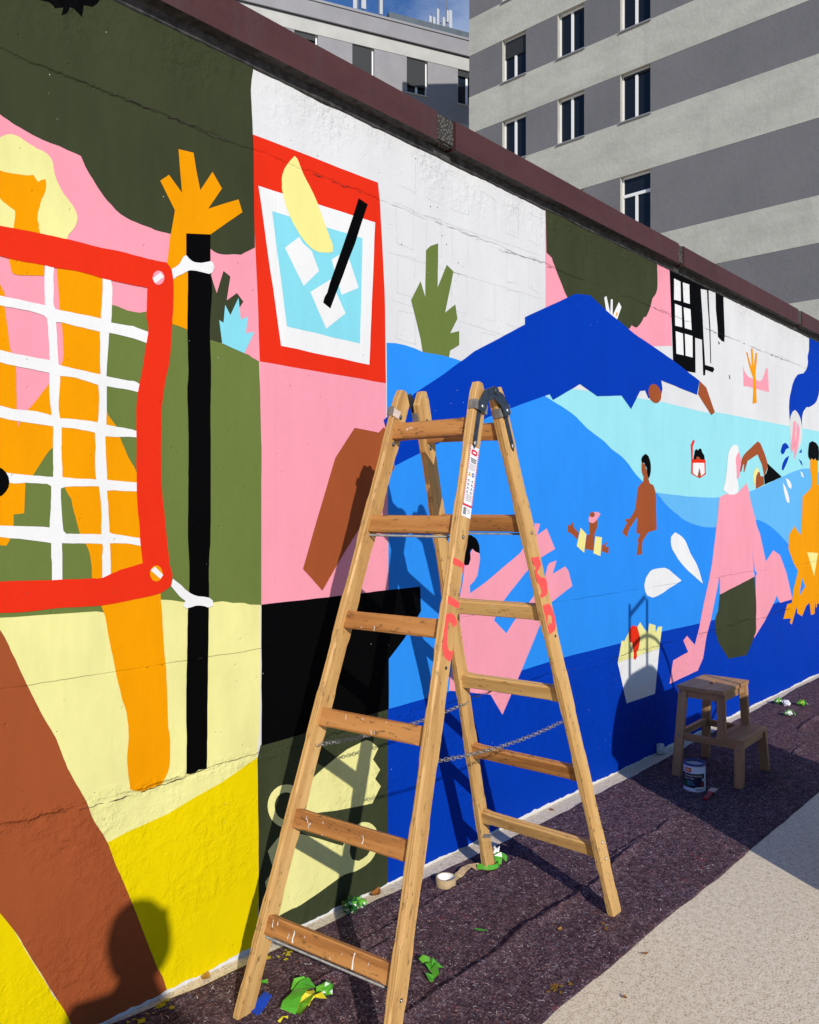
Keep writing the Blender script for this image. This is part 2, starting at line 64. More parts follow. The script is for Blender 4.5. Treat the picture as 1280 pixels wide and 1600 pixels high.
 ('painted_net_border',[(None,'red',5.5,[0.401,2.149,0.466,2.152,0.538,2.155,0.614,2.159,0.691,2.163,0.764,2.166,0.826,2.169,0.842,2.17,0.857,2.171,0.873,2.172,0.889,2.173,0.905,2.174,0.922,2.174,0.934,2.175,0.947,2.175,0.96,2.176,0.974,2.176,0.987,2.176,1.0,2.177,1.015,2.177,1.03,2.177,1.046,2.177,1.063,2.176,1.079,2.176,1.096,2.176,1.112,2.177,1.129,2.178,1.146,2.179,1.159,2.179,1.174,2.179,1.19,2.178,1.207,2.178,1.223,2.178,1.237,2.177,1.253,2.178,1.269,2.178,1.286,2.179,1.302,2.18,1.301,2.178,1.309,2.172,1.314,2.165,1.319,2.156,1.321,2.145,1.322,2.132,1.323,2.117,1.323,2.102,1.323,2.085,1.322,2.067,1.322,2.051,1.321,2.034,1.319,2.017,1.318,2.0,1.32,2.017,1.318,1.996,1.317,1.974,1.315,1.953,1.314,1.932,1.312,1.911,1.309,1.889,1.307,1.875,1.304,1.862,1.3,1.848,1.297,1.834,1.294,1.82,1.292,1.806,1.289,1.79,1.287,1.774,1.285,1.759,1.283,1.743,1.283,1.729,1.283,1.714,1.283,1.699,1.283,1.683,1.283,1.668,1.282,1.649,1.281,1.631,1.281,1.614,1.282,1.592,1.282,1.568,1.282,1.543,1.283,1.518,1.285,1.494,1.286,1.48,1.288,1.466,1.29,1.452,1.292,1.438,1.293,1.425,1.295,1.41,1.296,1.394,1.298,1.377,1.3,1.36,1.302,1.344,1.304,1.328,1.306,1.313,1.308,1.297,1.309,1.281,1.314,1.266,1.319,1.251,1.318,1.237,1.316,1.226,1.313,1.215,1.296,1.204,1.278,1.196,1.265,1.193,1.251,1.191,1.235,1.189,1.219,1.187,1.204,1.186,1.187,1.184,1.17,1.182,1.151,1.18,1.132,1.178,1.114,1.177,1.096,1.176,1.078,1.176,1.06,1.177,1.042,1.177,1.024,1.178,1.006,1.179,0.989,1.18,0.964,1.18,0.937,1.179,0.909,1.178,0.881,1.178,0.853,1.179,0.826,1.181,0.764,1.182,0.692,1.182,0.615,1.182,0.538,1.183,0.466,1.183,0.401,1.183,0.401,1.253,0.466,1.254,0.538,1.256,0.615,1.258,0.692,1.259,0.764,1.26,0.826,1.261,0.848,1.261,0.87,1.26,0.892,1.259,0.915,1.258,0.937,1.257,0.958,1.256,0.972,1.256,0.987,1.256,0.998,1.256,1.012,1.255,1.027,1.254,1.043,1.254,1.058,1.254,1.071,1.254,1.085,1.252,1.099,1.253,1.112,1.258,1.124,1.263,1.139,1.267,1.153,1.273,1.164,1.275,1.177,1.278,1.192,1.281,1.207,1.285,1.222,1.288,1.22,1.304,1.218,1.32,1.216,1.335,1.214,1.351,1.213,1.366,1.213,1.381,1.212,1.396,1.211,1.409,1.209,1.422,1.207,1.437,1.206,1.452,1.205,1.466,1.204,1.481,1.203,1.495,1.203,1.51,1.203,1.525,1.203,1.539,1.203,1.555,1.202,1.571,1.202,1.588,1.203,1.606,1.203,1.622,1.203,1.643,1.202,1.665,1.202,1.689,1.202,1.712,1.202,1.736,1.204,1.76,1.205,1.772,1.207,1.785,1.21,1.8,1.214,1.819,1.219,1.841,1.223,1.864,1.227,1.888,1.23,1.91,1.233,1.925,1.236,1.942,1.239,1.958,1.24,1.974,1.239,1.989,1.234,2.002,1.234,2.017,1.235,2.032,1.235,2.047,1.236,2.062,1.236,2.077,1.237,2.092,1.218,2.092,1.199,2.091,1.181,2.091,1.163,2.091,1.144,2.091,1.127,2.091,1.108,2.091,1.09,2.092,1.071,2.094,1.053,2.095,1.036,2.096,1.02,2.096,1.007,2.095,0.993,2.094,0.98,2.093,0.967,2.092,0.953,2.092,0.94,2.093,0.926,2.092,0.913,2.092,0.901,2.091,0.887,2.09,0.874,2.09,0.862,2.09,0.85,2.09,0.838,2.091,0.826,2.092,0.77,2.092,0.699,2.091,0.621,2.089,0.542,2.088,0.467,2.087,0.401,2.086]),
  ('painted_eyelet','pink',6,[1.292,2.133,1.291,2.127,1.288,2.12,1.284,2.115,1.279,2.111,1.273,2.108,1.267,2.108,1.262,2.11,1.257,2.114,1.255,2.119,1.254,2.125,1.255,2.132,1.257,2.138,1.262,2.144,1.267,2.148,1.273,2.15,1.279,2.15,1.284,2.149,1.288,2.145,1.291,2.14]),
  ('painted_eyelet','orange',6,[1.286,1.254,1.285,1.247,1.282,1.241,1.278,1.236,1.272,1.233,1.266,1.232,1.259,1.234,1.253,1.237,1.249,1.243,1.246,1.249,1.245,1.257,1.246,1.264,1.249,1.27,1.253,1.275,1.259,1.278,1.266,1.279,1.272,1.278,1.278,1.274,1.282,1.268,1.285,1.262]),
  ('painted_rope','white',6.5,[1.253,2.123,1.279,2.146,1.29,2.135,1.262,2.11]),
  ('painted_rope','white',6.5,[1.247,1.266,1.261,1.276,1.288,1.25,1.279,1.239])]),
 ('painted_pole',[(None,'black',6,[1.366,2.283,1.366,2.269,1.366,2.255,1.366,2.241,1.366,2.227,1.366,2.213,1.367,2.2,1.369,2.187,1.371,2.173,1.372,2.16,1.372,2.14,1.372,2.116,1.371,2.089,1.371,2.061,1.37,2.033,1.37,2.006,1.37,1.983,1.371,1.959,1.372,1.936,1.372,1.913,1.373,1.889,1.374,1.866,1.373,1.85,1.372,1.834,1.37,1.818,1.37,1.802,1.37,1.784,1.371,1.764,1.372,1.742,1.373,1.719,1.373,1.696,1.374,1.674,1.374,1.651,1.374,1.628,1.374,1.605,1.374,1.581,1.373,1.557,1.374,1.534,1.373,1.506,1.373,1.477,1.373,1.447,1.372,1.416,1.372,1.385,1.372,1.355,1.373,1.339,1.374,1.323,1.375,1.307,1.376,1.291,1.377,1.275,1.377,1.258,1.377,1.245,1.377,1.231,1.377,1.217,1.376,1.203,1.376,1.189,1.375,1.175,1.374,1.158,1.372,1.141,1.371,1.125,1.371,1.112,1.371,1.098,1.37,1.082,1.37,1.066,1.37,1.051,1.37,1.035,1.369,1.015,1.369,0.992,1.368,0.968,1.367,0.944,1.367,0.919,1.366,0.895,1.366,0.872,1.366,0.848,1.366,0.824,1.366,0.8,1.367,0.777,1.368,0.755,1.368,0.736,1.367,0.717,1.367,0.698,1.367,0.679,1.367,0.659,1.366,0.64,1.381,0.637,1.397,0.637,1.41,0.643,1.425,0.641,1.439,0.639,1.439,0.656,1.44,0.673,1.44,0.69,1.44,0.706,1.44,0.723,1.441,0.74,1.441,0.761,1.441,0.784,1.441,0.809,1.441,0.834,1.442,0.858,1.442,0.883,1.443,0.917,1.443,0.957,1.444,0.999,1.445,1.041,1.445,1.082,1.446,1.117,1.446,1.132,1.446,1.147,1.446,1.161,1.447,1.176,1.447,1.19,1.447,1.206,1.446,1.223,1.446,1.24,1.446,1.257,1.447,1.274,1.447,1.288,1.448,1.302,1.449,1.317,1.451,1.331,1.452,1.345,1.452,1.359,1.452,1.382,1.453,1.408,1.453,1.436,1.453,1.465,1.453,1.494,1.453,1.522,1.453,1.556,1.453,1.592,1.453,1.63,1.453,1.668,1.452,1.707,1.452,1.745,1.452,1.767,1.453,1.788,1.453,1.81,1.454,1.832,1.454,1.854,1.454,1.876,1.454,1.898,1.453,1.919,1.452,1.941,1.451,1.963,1.45,1.984,1.45,2.006,1.451,2.033,1.453,2.062,1.456,2.093,1.458,2.123,1.457,2.151,1.452,2.177,1.452,2.198,1.452,2.218,1.452,2.239,1.452,2.26,1.452,2.281,1.452,2.301]),
  ('painted_tie','white',6.6,[1.316,2.164,1.325,2.17,1.333,2.176,1.344,2.187,1.35,2.199,1.356,2.21,1.366,2.217,1.377,2.208,1.385,2.204,1.395,2.202,1.406,2.203,1.419,2.205,1.435,2.211,1.453,2.218,1.461,2.215,1.467,2.202,1.459,2.184,1.447,2.177,1.436,2.177,1.423,2.177,1.402,2.177,1.379,2.174,1.368,2.168,1.353,2.157,1.337,2.148,1.329,2.141,1.322,2.134]),
  ('painted_tie','white',6.6,[1.32,1.237,1.334,1.226,1.348,1.216,1.363,1.201,1.381,1.188,1.393,1.182,1.407,1.177,1.428,1.174,1.448,1.169,1.461,1.159,1.46,1.142,1.444,1.139,1.429,1.145,1.415,1.148,1.399,1.149,1.385,1.146,1.366,1.143,1.355,1.152,1.363,1.167,1.351,1.175,1.341,1.184,1.328,1.199,1.314,1.215])]),
 ('painted_agave',[(None,'dgreen',3,[1.435,2.21,1.453,2.183,1.463,2.154,1.476,2.123,1.501,2.198,1.527,2.186,1.513,2.107,1.552,2.138,1.577,2.115,1.563,2.095,1.547,2.067,1.494,1.969,1.453,1.973,1.435,1.974]),
  ('painted_aloe','lblue',3.5,[1.507,2.092,1.527,2.063,1.558,2.124,1.567,2.056,1.595,2.07,1.587,2.015,1.621,2.025,1.587,1.961,1.581,1.949,1.535,1.959,1.496,1.969,1.485,2.04,1.501,2.034])]),
 ('painted_pink_panel',[(None,'pink',1,[1.643,1.93,1.649,1.541,1.649,1.129,1.649,1.119,2.255,1.125,2.252,1.138,2.238,1.947,1.643,1.949])]),
 ('painted_drink',[(None,'red',2,[1.613,2.668,2.194,2.681,2.205,2.611,2.23,2.281,2.238,1.926,1.643,1.931,1.633,2.164,1.623,2.339]),
  ('painted_glass','white',2.5,[1.637,2.507,2.179,2.526,2.148,1.985,1.731,1.995]),
  ('painted_water','lblue',3,[1.693,2.439,2.112,2.45,2.099,2.057,1.756,2.064]),
  ('painted_ice_cube','white',3.5,[1.747,2.329,1.809,2.381,1.825,2.363,1.866,2.345,1.899,2.283,1.829,2.216]),
  ('painted_ice_cube','white',3.5,[1.958,2.337,2.002,2.366,2.044,2.359,2.092,2.262,2.006,2.219]),
  ('painted_ice_cube','white',3.5,[1.859,2.201,1.954,2.265,2.026,2.156,1.933,2.085]),
  ('painted_lemon_slice','lemon',4,[1.789,2.653,1.801,2.647,1.808,2.636,1.817,2.62,1.825,2.606,1.833,2.596,1.842,2.585,1.853,2.573,1.863,2.56,1.873,2.548,1.882,2.535,1.892,2.52,1.9,2.505,1.908,2.489,1.916,2.474,1.925,2.458,1.934,2.442,1.943,2.427,1.95,2.412,1.961,2.398,1.965,2.383,1.963,2.364,1.943,2.357,1.924,2.354,1.902,2.349,1.882,2.35,1.861,2.356,1.841,2.367,1.827,2.377,1.813,2.388,1.801,2.401,1.792,2.411,1.782,2.422,1.773,2.434,1.766,2.447,1.757,2.462,1.748,2.478,1.743,2.496,1.738,2.51,1.734,2.525,1.734,2.542,1.733,2.558,1.737,2.576,1.745,2.596,1.758,2.616,1.773,2.635]),
  ('painted_straw','black',4.5,[2.092,2.593,2.139,2.583,2.074,2.422,1.952,2.16,1.918,2.175,1.924,2.195,1.937,2.214,1.95,2.252,2.033,2.445])]),
 ('painted_cactus',[(None,'green',2.5,[2.469,2.488,2.496,2.512,2.544,2.534,2.541,2.353,2.599,2.458,2.643,2.44,2.604,2.309,2.589,2.258,2.655,2.304,2.669,2.246,2.622,2.178,2.681,2.196,2.681,2.137,2.622,2.106,2.61,2.063,2.452,2.063,2.436,2.127,2.38,2.271,2.436,2.357,2.465,2.298])]),
 ('painted_black_field',[(None,'black',3.8,[1.649,1.13,2.433,1.134,2.438,1.035,2.408,1.004,2.342,0.938,2.252,0.868,2.252,0.676,1.649,0.665])]),
 ('painted_green_field',[(None,'dgreen',2,[1.646,0.668,2.252,0.678,2.252,0.204,2.249,0.012,1.638,0.012,1.638,0.384,1.633,0.627]),
  ('painted_leaf','pale',3,[2.129,0.583,2.156,0.573,2.196,0.539,2.167,0.502,2.205,0.455,2.178,0.426,2.209,0.391,2.163,0.338,1.984,0.36,1.837,0.386,1.798,0.401,1.792,0.432,1.83,0.476,1.876,0.508,1.923,0.529,1.978,0.55,2.034,0.569]),
  ('painted_ring','pale',3.2,[1.838,0.416,1.836,0.4,1.829,0.385,1.819,0.374,1.806,0.366,1.79,0.362,1.773,0.361,1.754,0.365,1.736,0.372,1.719,0.382,1.704,0.395,1.691,0.41,1.682,0.426,1.676,0.443,1.674,0.46,1.676,0.475,1.682,0.489,1.691,0.5,1.704,0.508,1.719,0.513,1.736,0.514,1.754,0.511,1.773,0.505,1.79,0.495,1.806,0.482,1.819,0.467,1.829,0.45,1.836,0.433]),
  ('painted_ring_hole','dgreen',3.6,[1.805,0.425,1.803,0.413,1.798,0.403,1.789,0.395,1.779,0.391,1.766,0.389,1.753,0.392,1.74,0.397,1.728,0.405,1.717,0.415,1.71,0.427,1.705,0.439,1.703,0.452,1.705,0.463,1.71,0.473,1.717,0.481,1.728,0.486,1.74,0.487,1.753,0.485,1.766,0.48,1.779,0.472,1.789,0.462,1.798,0.45,1.803,0.437]),
  ('painted_fruit','pale',3,[1.805,0.33,1.831,0.318,1.863,0.302,1.899,0.284,1.936,0.264,1.975,0.243,2.013,0.224,2.023,0.236,2.034,0.248,2.048,0.258,2.069,0.27,2.092,0.282,2.111,0.282,2.129,0.277,2.15,0.268,2.167,0.255,2.182,0.239,2.19,0.222,2.196,0.201,2.194,0.182,2.19,0.166,2.183,0.148,2.171,0.135,2.153,0.123,2.129,0.116,2.104,0.113,2.077,0.111,2.048,0.115,2.02,0.117,2.001,0.115,1.982,0.111,1.964,0.107,1.947,0.104,1.929,0.1,1.909,0.096,1.889,0.092,1.869,0.089,1.851,0.086,1.833,0.083,1.815,0.08,1.797,0.079,1.779,0.081,1.758,0.08,1.738,0.079,1.717,0.077,1.699,0.101,1.687,0.124,1.682,0.139,1.677,0.156,1.673,0.175,1.668,0.193,1.664,0.211,1.699,0.24,1.675,0.31,1.717,0.341,1.739,0.338,1.76,0.337,1.782,0.334]),
  ('painted_fruit_hole','dgreen',3.5,[2.047,0.195,2.05,0.21,2.057,0.225,2.07,0.236,2.09,0.244,2.114,0.25,2.144,0.235,2.159,0.214,2.163,0.198,2.159,0.182,2.152,0.164,2.137,0.151,2.116,0.146,2.092,0.144,2.059,0.16,2.05,0.179])]),
 ('painted_pale_water',[(None,'cyan',1,[3.272,2.038,4.015,2.065,4.554,2.079,5.249,2.07,5.407,2.088,6.868,2.101,7.203,2.109,7.635,2.112,8.977,2.128,8.977,1.406,5.198,1.421,4.16,1.496])]),
 ('painted_far_water',[(None,'sky',2,[4.311,1.57,4.374,1.559,4.437,1.548,4.504,1.54,4.557,1.536,4.617,1.533,4.682,1.53,4.749,1.527,4.815,1.526,4.883,1.522,4.953,1.519,5.024,1.519,5.093,1.518,5.174,1.516,5.262,1.515,5.355,1.515,5.445,1.519,5.527,1.523,5.613,1.529,5.703,1.535,5.796,1.543,5.89,1.553,5.984,1.564,6.087,1.578,6.19,1.595,6.295,1.614,6.382,1.63,6.474,1.649,6.57,1.668,6.669,1.686,6.793,1.71,6.921,1.735,7.05,1.754,7.16,1.769,7.276,1.776,7.358,1.781,7.437,1.778,7.542,1.772,7.62,1.755,7.762,1.732,7.953,1.7,8.183,1.663,8.44,1.621,8.71,1.576,8.977,1.532,8.977,0.264,8.426,0.313,7.915,0.346,7.451,0.376,7.04,0.413,6.681,0.467,6.375,0.545,5.982,0.628,5.598,0.72,5.233,0.815,4.895,0.906,4.587,0.989,4.311,1.06])]),
 ('painted_water',[(None,'blue',3,[2.241,2.081,2.266,2.084,2.291,2.087,2.316,2.087,2.343,2.087,2.37,2.085,2.398,2.083,2.424,2.079,2.451,2.075,2.475,2.075,2.503,2.076,2.535,2.077,2.568,2.078,2.599,2.077,2.63,2.076,2.661,2.074,2.692,2.071,2.736,2.069,2.792,2.066,2.856,2.063,2.926,2.059,2.996,2.053,3.063,2.044,3.12,2.035,3.178,2.024,3.235,2.012,3.292,1.998,3.349,1.984,3.405,1.969,3.442,1.96,3.479,1.952,3.516,1.942,3.552,1.932,3.588,1.921,3.624,1.908,3.657,1.892,3.691,1.876,3.726,1.86,3.768,1.846,3.813,1.831,3.86,1.817,3.907,1.802,3.943,1.785,3.98,1.767,4.018,1.755,4.063,1.742,4.105,1.727,4.147,1.707,4.188,1.684,4.219,1.662,4.254,1.642,4.293,1.622,4.336,1.603,4.38,1.588,4.425,1.573,4.467,1.556,4.507,1.539,4.536,1.526,4.564,1.514,4.598,1.492,4.639,1.469,4.688,1.448,4.75,1.424,4.815,1.402,4.86,1.384,4.91,1.37,4.979,1.354,5.057,1.341,5.13,1.331,5.213,1.322,5.299,1.319,5.349,1.318,5.399,1.321,5.471,1.327,5.565,1.337,5.67,1.346,5.775,1.353,5.885,1.359,5.999,1.364,6.114,1.36,6.184,1.357,6.249,1.347,6.352,1.326,6.46,1.298,6.548,1.27,6.631,1.239,6.735,1.2,6.836,1.155,6.838,1.149,6.886,1.12,6.953,1.079,7.034,1.03,7.125,0.977,7.222,0.924,7.32,0.874,7.506,0.811,7.74,0.74,8.016,0.662,8.322,0.576,8.647,0.485,8.977,0.391,8.977,0.137,7.644,0.26,6.593,0.347,5.748,0.417,5.059,0.482,4.49,0.55,4.015,0.626,3.62,0.64,3.278,0.642,2.977,0.638,2.71,0.631,2.469,0.625,2.252,0.622,2.251,0.708,2.25,0.794,2.249,0.88,2.248,0.966,2.249,1.052,2.252,1.138,2.251,1.271,2.249,1.421,2.247,1.583,2.245,1.751,2.243,1.919])]),
 ('painted_deep_water',[(None,'dblue',3.5,[2.248,0.677,2.377,0.679,2.518,0.682,2.669,0.685,2.825,0.688,2.984,0.691,3.14,0.694,3.196,0.696,3.254,0.698,3.313,0.7,3.373,0.702,3.435,0.704,3.498,0.705,3.573,0.706,3.653,0.706,3.739,0.705,3.829,0.705,3.921,0.705,4.015,0.705,4.104,0.705,4.194,0.707,4.288,0.708,4.384,0.71,4.484,0.711,4.587,0.712,4.671,0.711,4.758,0.71,4.847,0.708,4.939,0.707,5.032,0.705,5.128,0.705,5.201,0.704,5.275,0.703,5.351,0.703,5.428,0.703,5.549,0.704,5.701,0.705,5.878,0.707,6.074,0.708,6.28,0.709,6.486,0.71,6.605,0.716,6.73,0.727,6.852,0.73,6.961,0.71,7.174,0.708,7.45,0.707,7.781,0.704,8.157,0.701,8.562,0.698,8.977,0.695,8.977,0.012,2.248,0.012])]),
 ('painted_big_swimmer',[(None,'dblue',4,[2.224,1.784,2.402,1.905,2.583,2.004,2.784,2.125,3.166,2.304,3.166,2.338,3.613,2.533,3.758,2.553,3.938,2.501,4.235,2.431,4.717,2.35,5.128,2.265,5.089,2.171,4.579,2.206,4.596,2.159,4.571,2.099,4.414,2.084,4.374,2.124,4.311,2.114,4.204,2.002,4.094,2.066,3.83,2.036,3.656,2.081,3.405,1.975,3.375,2.0,3.014,1.892,2.88,1.848,2.417,1.662,2.287,1.611]),
  ('painted_arm','brown',3.6,[2.072,1.743,2.197,1.734,2.224,1.756,2.257,1.735,2.285,1.602,2.247,1.568,2.125,1.406,2.013,1.278,1.915,1.156,1.826,1.238,1.895,1.421,1.947,1.554,1.976,1.628]),
  ('painted_hand','brown',4.4,[5.131,2.264,5.232,2.234,5.373,2.084,5.316,2.06,5.105,2.178]),
  ('painted_head','brown',4.4,[4.579,2.127,4.58,2.107,4.57,2.089,4.551,2.075,4.526,2.065,4.497,2.063,4.469,2.067,4.443,2.077,4.425,2.092,4.414,2.11,4.414,2.129,4.423,2.146,4.441,2.161,4.465,2.17,4.494,2.173,4.523,2.17,4.548,2.16,4.568,2.145])]),
 ('painted_oak',[(None,'pink',1,[4.703,2.906,4.7,2.826,4.711,2.695,4.726,2.431,4.167,2.349,3.343,2.388,3.338,2.906]),
  ('painted_crown','dgreen',2,[4.526,2.906,4.528,2.872,4.531,2.834,4.532,2.798,4.532,2.765,4.529,2.739,4.519,2.719,4.503,2.699,4.468,2.672,4.453,2.641,4.433,2.605,4.413,2.579,4.391,2.553,4.357,2.541,4.342,2.522,4.324,2.504,4.301,2.487,4.277,2.471,4.251,2.467,4.212,2.473,4.192,2.453,4.167,2.441,4.124,2.428,4.07,2.413,4.017,2.399,3.955,2.407,3.893,2.413,3.831,2.419,3.773,2.427,3.72,2.435,3.673,2.446,3.633,2.457,3.597,2.47,3.565,2.485,3.536,2.502,3.51,2.525,3.49,2.551,3.467,2.576,3.445,2.601,3.431,2.62,3.416,2.638,3.404,2.651,3.396,2.666,3.374,2.674,3.348,2.681,3.34,2.906]),
  ('painted_finger','white',3,[3.904,2.569,3.927,2.582,3.945,2.547,3.975,2.481,3.927,2.497]),
  ('painted_finger','white',3,[3.975,2.573,3.995,2.577,3.995,2.485,3.969,2.492]),
  ('painted_finger','white',3,[4.064,2.575,4.093,2.553,4.035,2.462,3.987,2.478]),
  ('painted_ring','orange',3.5,[4.032,2.509,4.044,2.516,4.051,2.513,4.037,2.492,4.027,2.492])]),
 ('painted_window',[(None,'black',2,[5.522,2.906,5.522,2.854,5.543,2.64,5.536,2.576,5.488,2.577,5.427,2.595,5.42,2.663,5.393,2.771,5.387,2.882,5.273,2.878,5.244,2.872,5.148,2.861,5.18,2.665,5.198,2.513,5.217,2.38,5.353,2.381,5.367,2.367,5.34,2.345,5.224,2.349,5.217,2.312,5.186,2.308,5.167,2.536,5.062,2.533,5.068,2.31,4.942,2.304,4.742,2.333,4.726,2.54,4.715,2.635,4.698,2.826,4.691,2.906]),
  ('painted_bar','black',2,[5.247,2.873,5.273,2.878,5.278,2.787,5.301,2.633,5.314,2.403,5.302,2.401,5.285,2.631,5.257,2.783]),
  ('painted_pane','white',2.6,[4.754,2.847,4.844,2.846,4.85,2.726,4.754,2.718]),
  ('painted_pane','white',2.6,[4.878,2.848,4.972,2.854,4.981,2.733,4.89,2.728]),
  ('painted_pane','white',2.6,[4.765,2.695,4.861,2.696,4.869,2.568,4.77,2.562]),
  ('painted_pane','white',2.6,[4.89,2.696,4.99,2.701,5.008,2.573,4.907,2.569]),
  ('painted_pane','white',2.6,[4.776,2.529,4.878,2.53,4.89,2.397,4.787,2.393]),
  ('painted_pane','white',2.6,[4.907,2.534,5.02,2.537,5.023,2.401,4.919,2.399]),
  ('painted_drip','black',2,[5.431,2.566,5.45,2.563,5.458,2.551,5.44,2.546]),
  ('painted_drip','black',2,[5.616,2.364,5.63,2.361,5.641,2.338,5.627,2.333])]),
 ('painted_flower_pot',[(None,'pink',1,[5.876,2.464,5.896,2.429,5.952,2.401,6.003,2.388,6.055,2.39,6.117,2.391,6.197,2.383,6.251,2.401,6.297,2.446,6.316,2.471,6.334,2.497,6.372,2.503,6.4,2.325,6.33,2.324,6.261,2.323,6.173,2.322,6.081,2.32,5.978,2.322,5.885,2.314]),
  ('painted_branch','orange',2,[5.935,2.563,5.96,2.569,5.986,2.529,6.046,2.464,6.026,2.603,6.06,2.609,6.073,2.56,6.078,2.471,6.117,2.582,6.149,2.59,6.143,2.524,6.117,2.437,6.134,2.31,6.143,2.22,6.059,2.205,6.073,2.303,6.067,2.399,6.012,2.45,5.96,2.519])]),
 ('painted_cloud',[(None,'dblue',2,[9.187,2.906,9.187,2.721,7.636,2.461,7.626,2.432,7.601,2.404,7.569,2.372,7.516,2.343,7.441,2.319,7.36,2.298,7.29,2.292,7.21,2.248,7.189,2.22,7.176,2.194,7.174,2.156,7.176,2.114,7.167,2.139,7.153,2.163,7.12,2.197,7.064,2.228,6.999,2.244,6.934,2.221,6.891,2.185,6.874,2.141,6.864,2.172,6.86,2.204,6.853,2.25,6.86,2.302,6.874,2.343,6.902,2.384,6.934,2.439,6.988,2.493,7.064,2.538,7.21,2.566,7.29,2.609,7.317,2.64,7.332,2.674,7.32,2.722,7.356,2.773,7.359,2.81,7.361,2.852,7.363,2.896,7.363,2.906]),
  ('painted_rain','offwhite',2.5,[6.999,2.24,7.086,2.216,7.128,2.189,7.153,2.156,7.177,2.109,7.18,2.056,7.167,2.007,7.131,1.966,7.075,1.926,6.977,1.943,6.891,1.952,6.888,1.994,6.887,2.037,6.873,2.084,6.874,2.134,6.882,2.171,6.913,2.201]),
  ('painted_leg','pink',3,[6.955,2.144,7.02,2.156,7.018,2.119,7.015,2.082,7.005,2.044,7.002,1.987,6.988,1.943,6.953,1.914,6.908,1.886,6.894,1.915,6.887,1.945,6.9,1.98,6.923,2.018,6.934,2.056,6.945,2.1]),
  ('painted_leg','pink',3,[7.042,2.147,7.083,2.126,7.109,2.102,7.113,2.077,7.104,2.051,7.095,2.012,7.082,1.966,7.064,1.933,7.029,1.884,6.988,1.836,6.979,1.882,6.977,1.928,6.992,1.973,7.02,2.017,7.029,2.057,7.036,2.102])]),
 ('painted_splash',[(None,'dblue',3,[6.673,1.916,6.702,1.948,6.762,1.963,6.822,1.949,6.853,1.928,6.777,1.911,6.732,1.874,6.682,1.866,6.653,1.89])]),
 ('painted_splash',[(None,'dblue',3,[6.853,1.864,6.833,1.837,6.807,1.811,6.765,1.778,6.717,1.742,6.682,1.746,6.686,1.772,6.702,1.797,6.739,1.826,6.777,1.845])]),
 ('painted_splash',[(None,'dblue',3,[7.095,1.897,7.16,1.937,7.17,1.906])]),
 ('painted_splash',[(None,'dblue',3,[7.088,1.849,7.16,1.831,7.193,1.795,7.147,1.809])]),
 ('painted_splash',[(None,'white',3,[6.702,1.646,6.762,1.617,6.814,1.573,6.853,1.527,6.862,1.486,6.807,1.491,6.772,1.524,6.747,1.556,6.724,1.6])]),
 ('painted_splash',[(None,'white',3,[6.771,1.683,6.853,1.67,6.894,1.647,6.914,1.625,6.899,1.599,6.838,1.613,6.805,1.645])]),
 ('painted_splash',[(None,'white',3,[7.127,1.751,7.186,1.737,7.219,1.7,7.17,1.704])]),
 ('painted_drop',[(None,'white',4,[4.765,1.299,4.832,1.281,4.873,1.265,4.91,1.245,4.936,1.22,4.963,1.19,4.99,1.159,5.029,1.129,5.072,1.098,5.099,1.07,5.128,1.034,5.153,0.996,5.179,0.957,5.114,0.984,5.053,1.011,5.002,1.033,4.948,1.056,4.901,1.081,4.851,1.108,4.803,1.138,4.765,1.169,4.73,1.195,4.712,1.222,4.708,1.247,4.712,1.273])]),
 ('painted_drop',[(None,'white',4,[4.625,1.09,4.688,1.074,4.731,1.053,4.793,1.027,4.858,0.998,4.799,0.985,4.74,0.973,4.682,0.962,4.609,0.943,4.538,0.93,4.504,0.926,4.468,0.924,4.4,0.941,4.379,0.963,4.367,0.985,4.364,1.006,4.373,1.026,4.384,1.046,4.408,1.062,4.436,1.08,4.476,1.089,4.545,1.091])]),
 ('painted_wader',[(None,'brown',4,[4.331,1.712,4.37,1.696,4.385,1.678,4.4,1.655,4.41,1.623,4.42,1.607,4.43,1.591,4.476,1.58,4.491,1.563,4.502,1.546,4.509,1.521,4.514,1.491,4.51,1.461,4.512,1.437,4.514,1.409,4.516,1.379,4.518,1.349,4.52,1.32,4.41,1.306,4.374,1.281,4.341,1.255,4.334,1.22,4.336,1.182,4.268,1.18,4.292,1.261,4.268,1.253,4.311,1.299,4.265,1.305,4.278,1.395,4.249,1.377,4.222,1.357,4.188,1.336,4.169,1.311,4.155,1.285,4.1,1.313,4.16,1.369,4.137,1.374,4.141,1.387,4.188,1.387,4.22,1.412,4.249,1.438,4.258,1.46,4.265,1.487,4.271,1.516,4.278,1.543,4.287,1.565,4.314,1.583,4.351,1.599,4.356,1.626,4.341,1.641,4.331,1.658,4.329,1.684]),
  ('painted_hair','black',4.4,[4.38,1.76,4.415,1.748,4.435,1.721,4.443,1.702,4.445,1.68,4.443,1.657,4.435,1.638,4.42,1.619,4.408,1.628,4.395,1.655,4.395,1.68,4.375,1.691,4.365,1.705,4.331,1.709,4.326,1.726,4.341,1.745])]),
 ('painted_toddler',[(None,'brown',4,[3.745,1.381,3.827,1.389,3.835,1.372,3.827,1.342,3.802,1.313,3.802,1.301,3.79,1.224,3.705,1.237,3.721,1.307,3.749,1.31,3.749,1.344]),
  ('painted_arm','brown',4,[3.539,1.364,3.569,1.359,3.573,1.375,3.588,1.375,3.6,1.346,3.646,1.321,3.631,1.287,3.573,1.319,3.539,1.328]),
  ('painted_arm','brown',4,[3.881,1.252,3.902,1.253,3.928,1.265,3.937,1.259,3.911,1.243,3.954,1.237,3.947,1.203,3.877,1.218]),
  ('painted_armband','lemon',4.4,[3.662,1.347,3.719,1.313,3.696,1.217,3.624,1.255]),
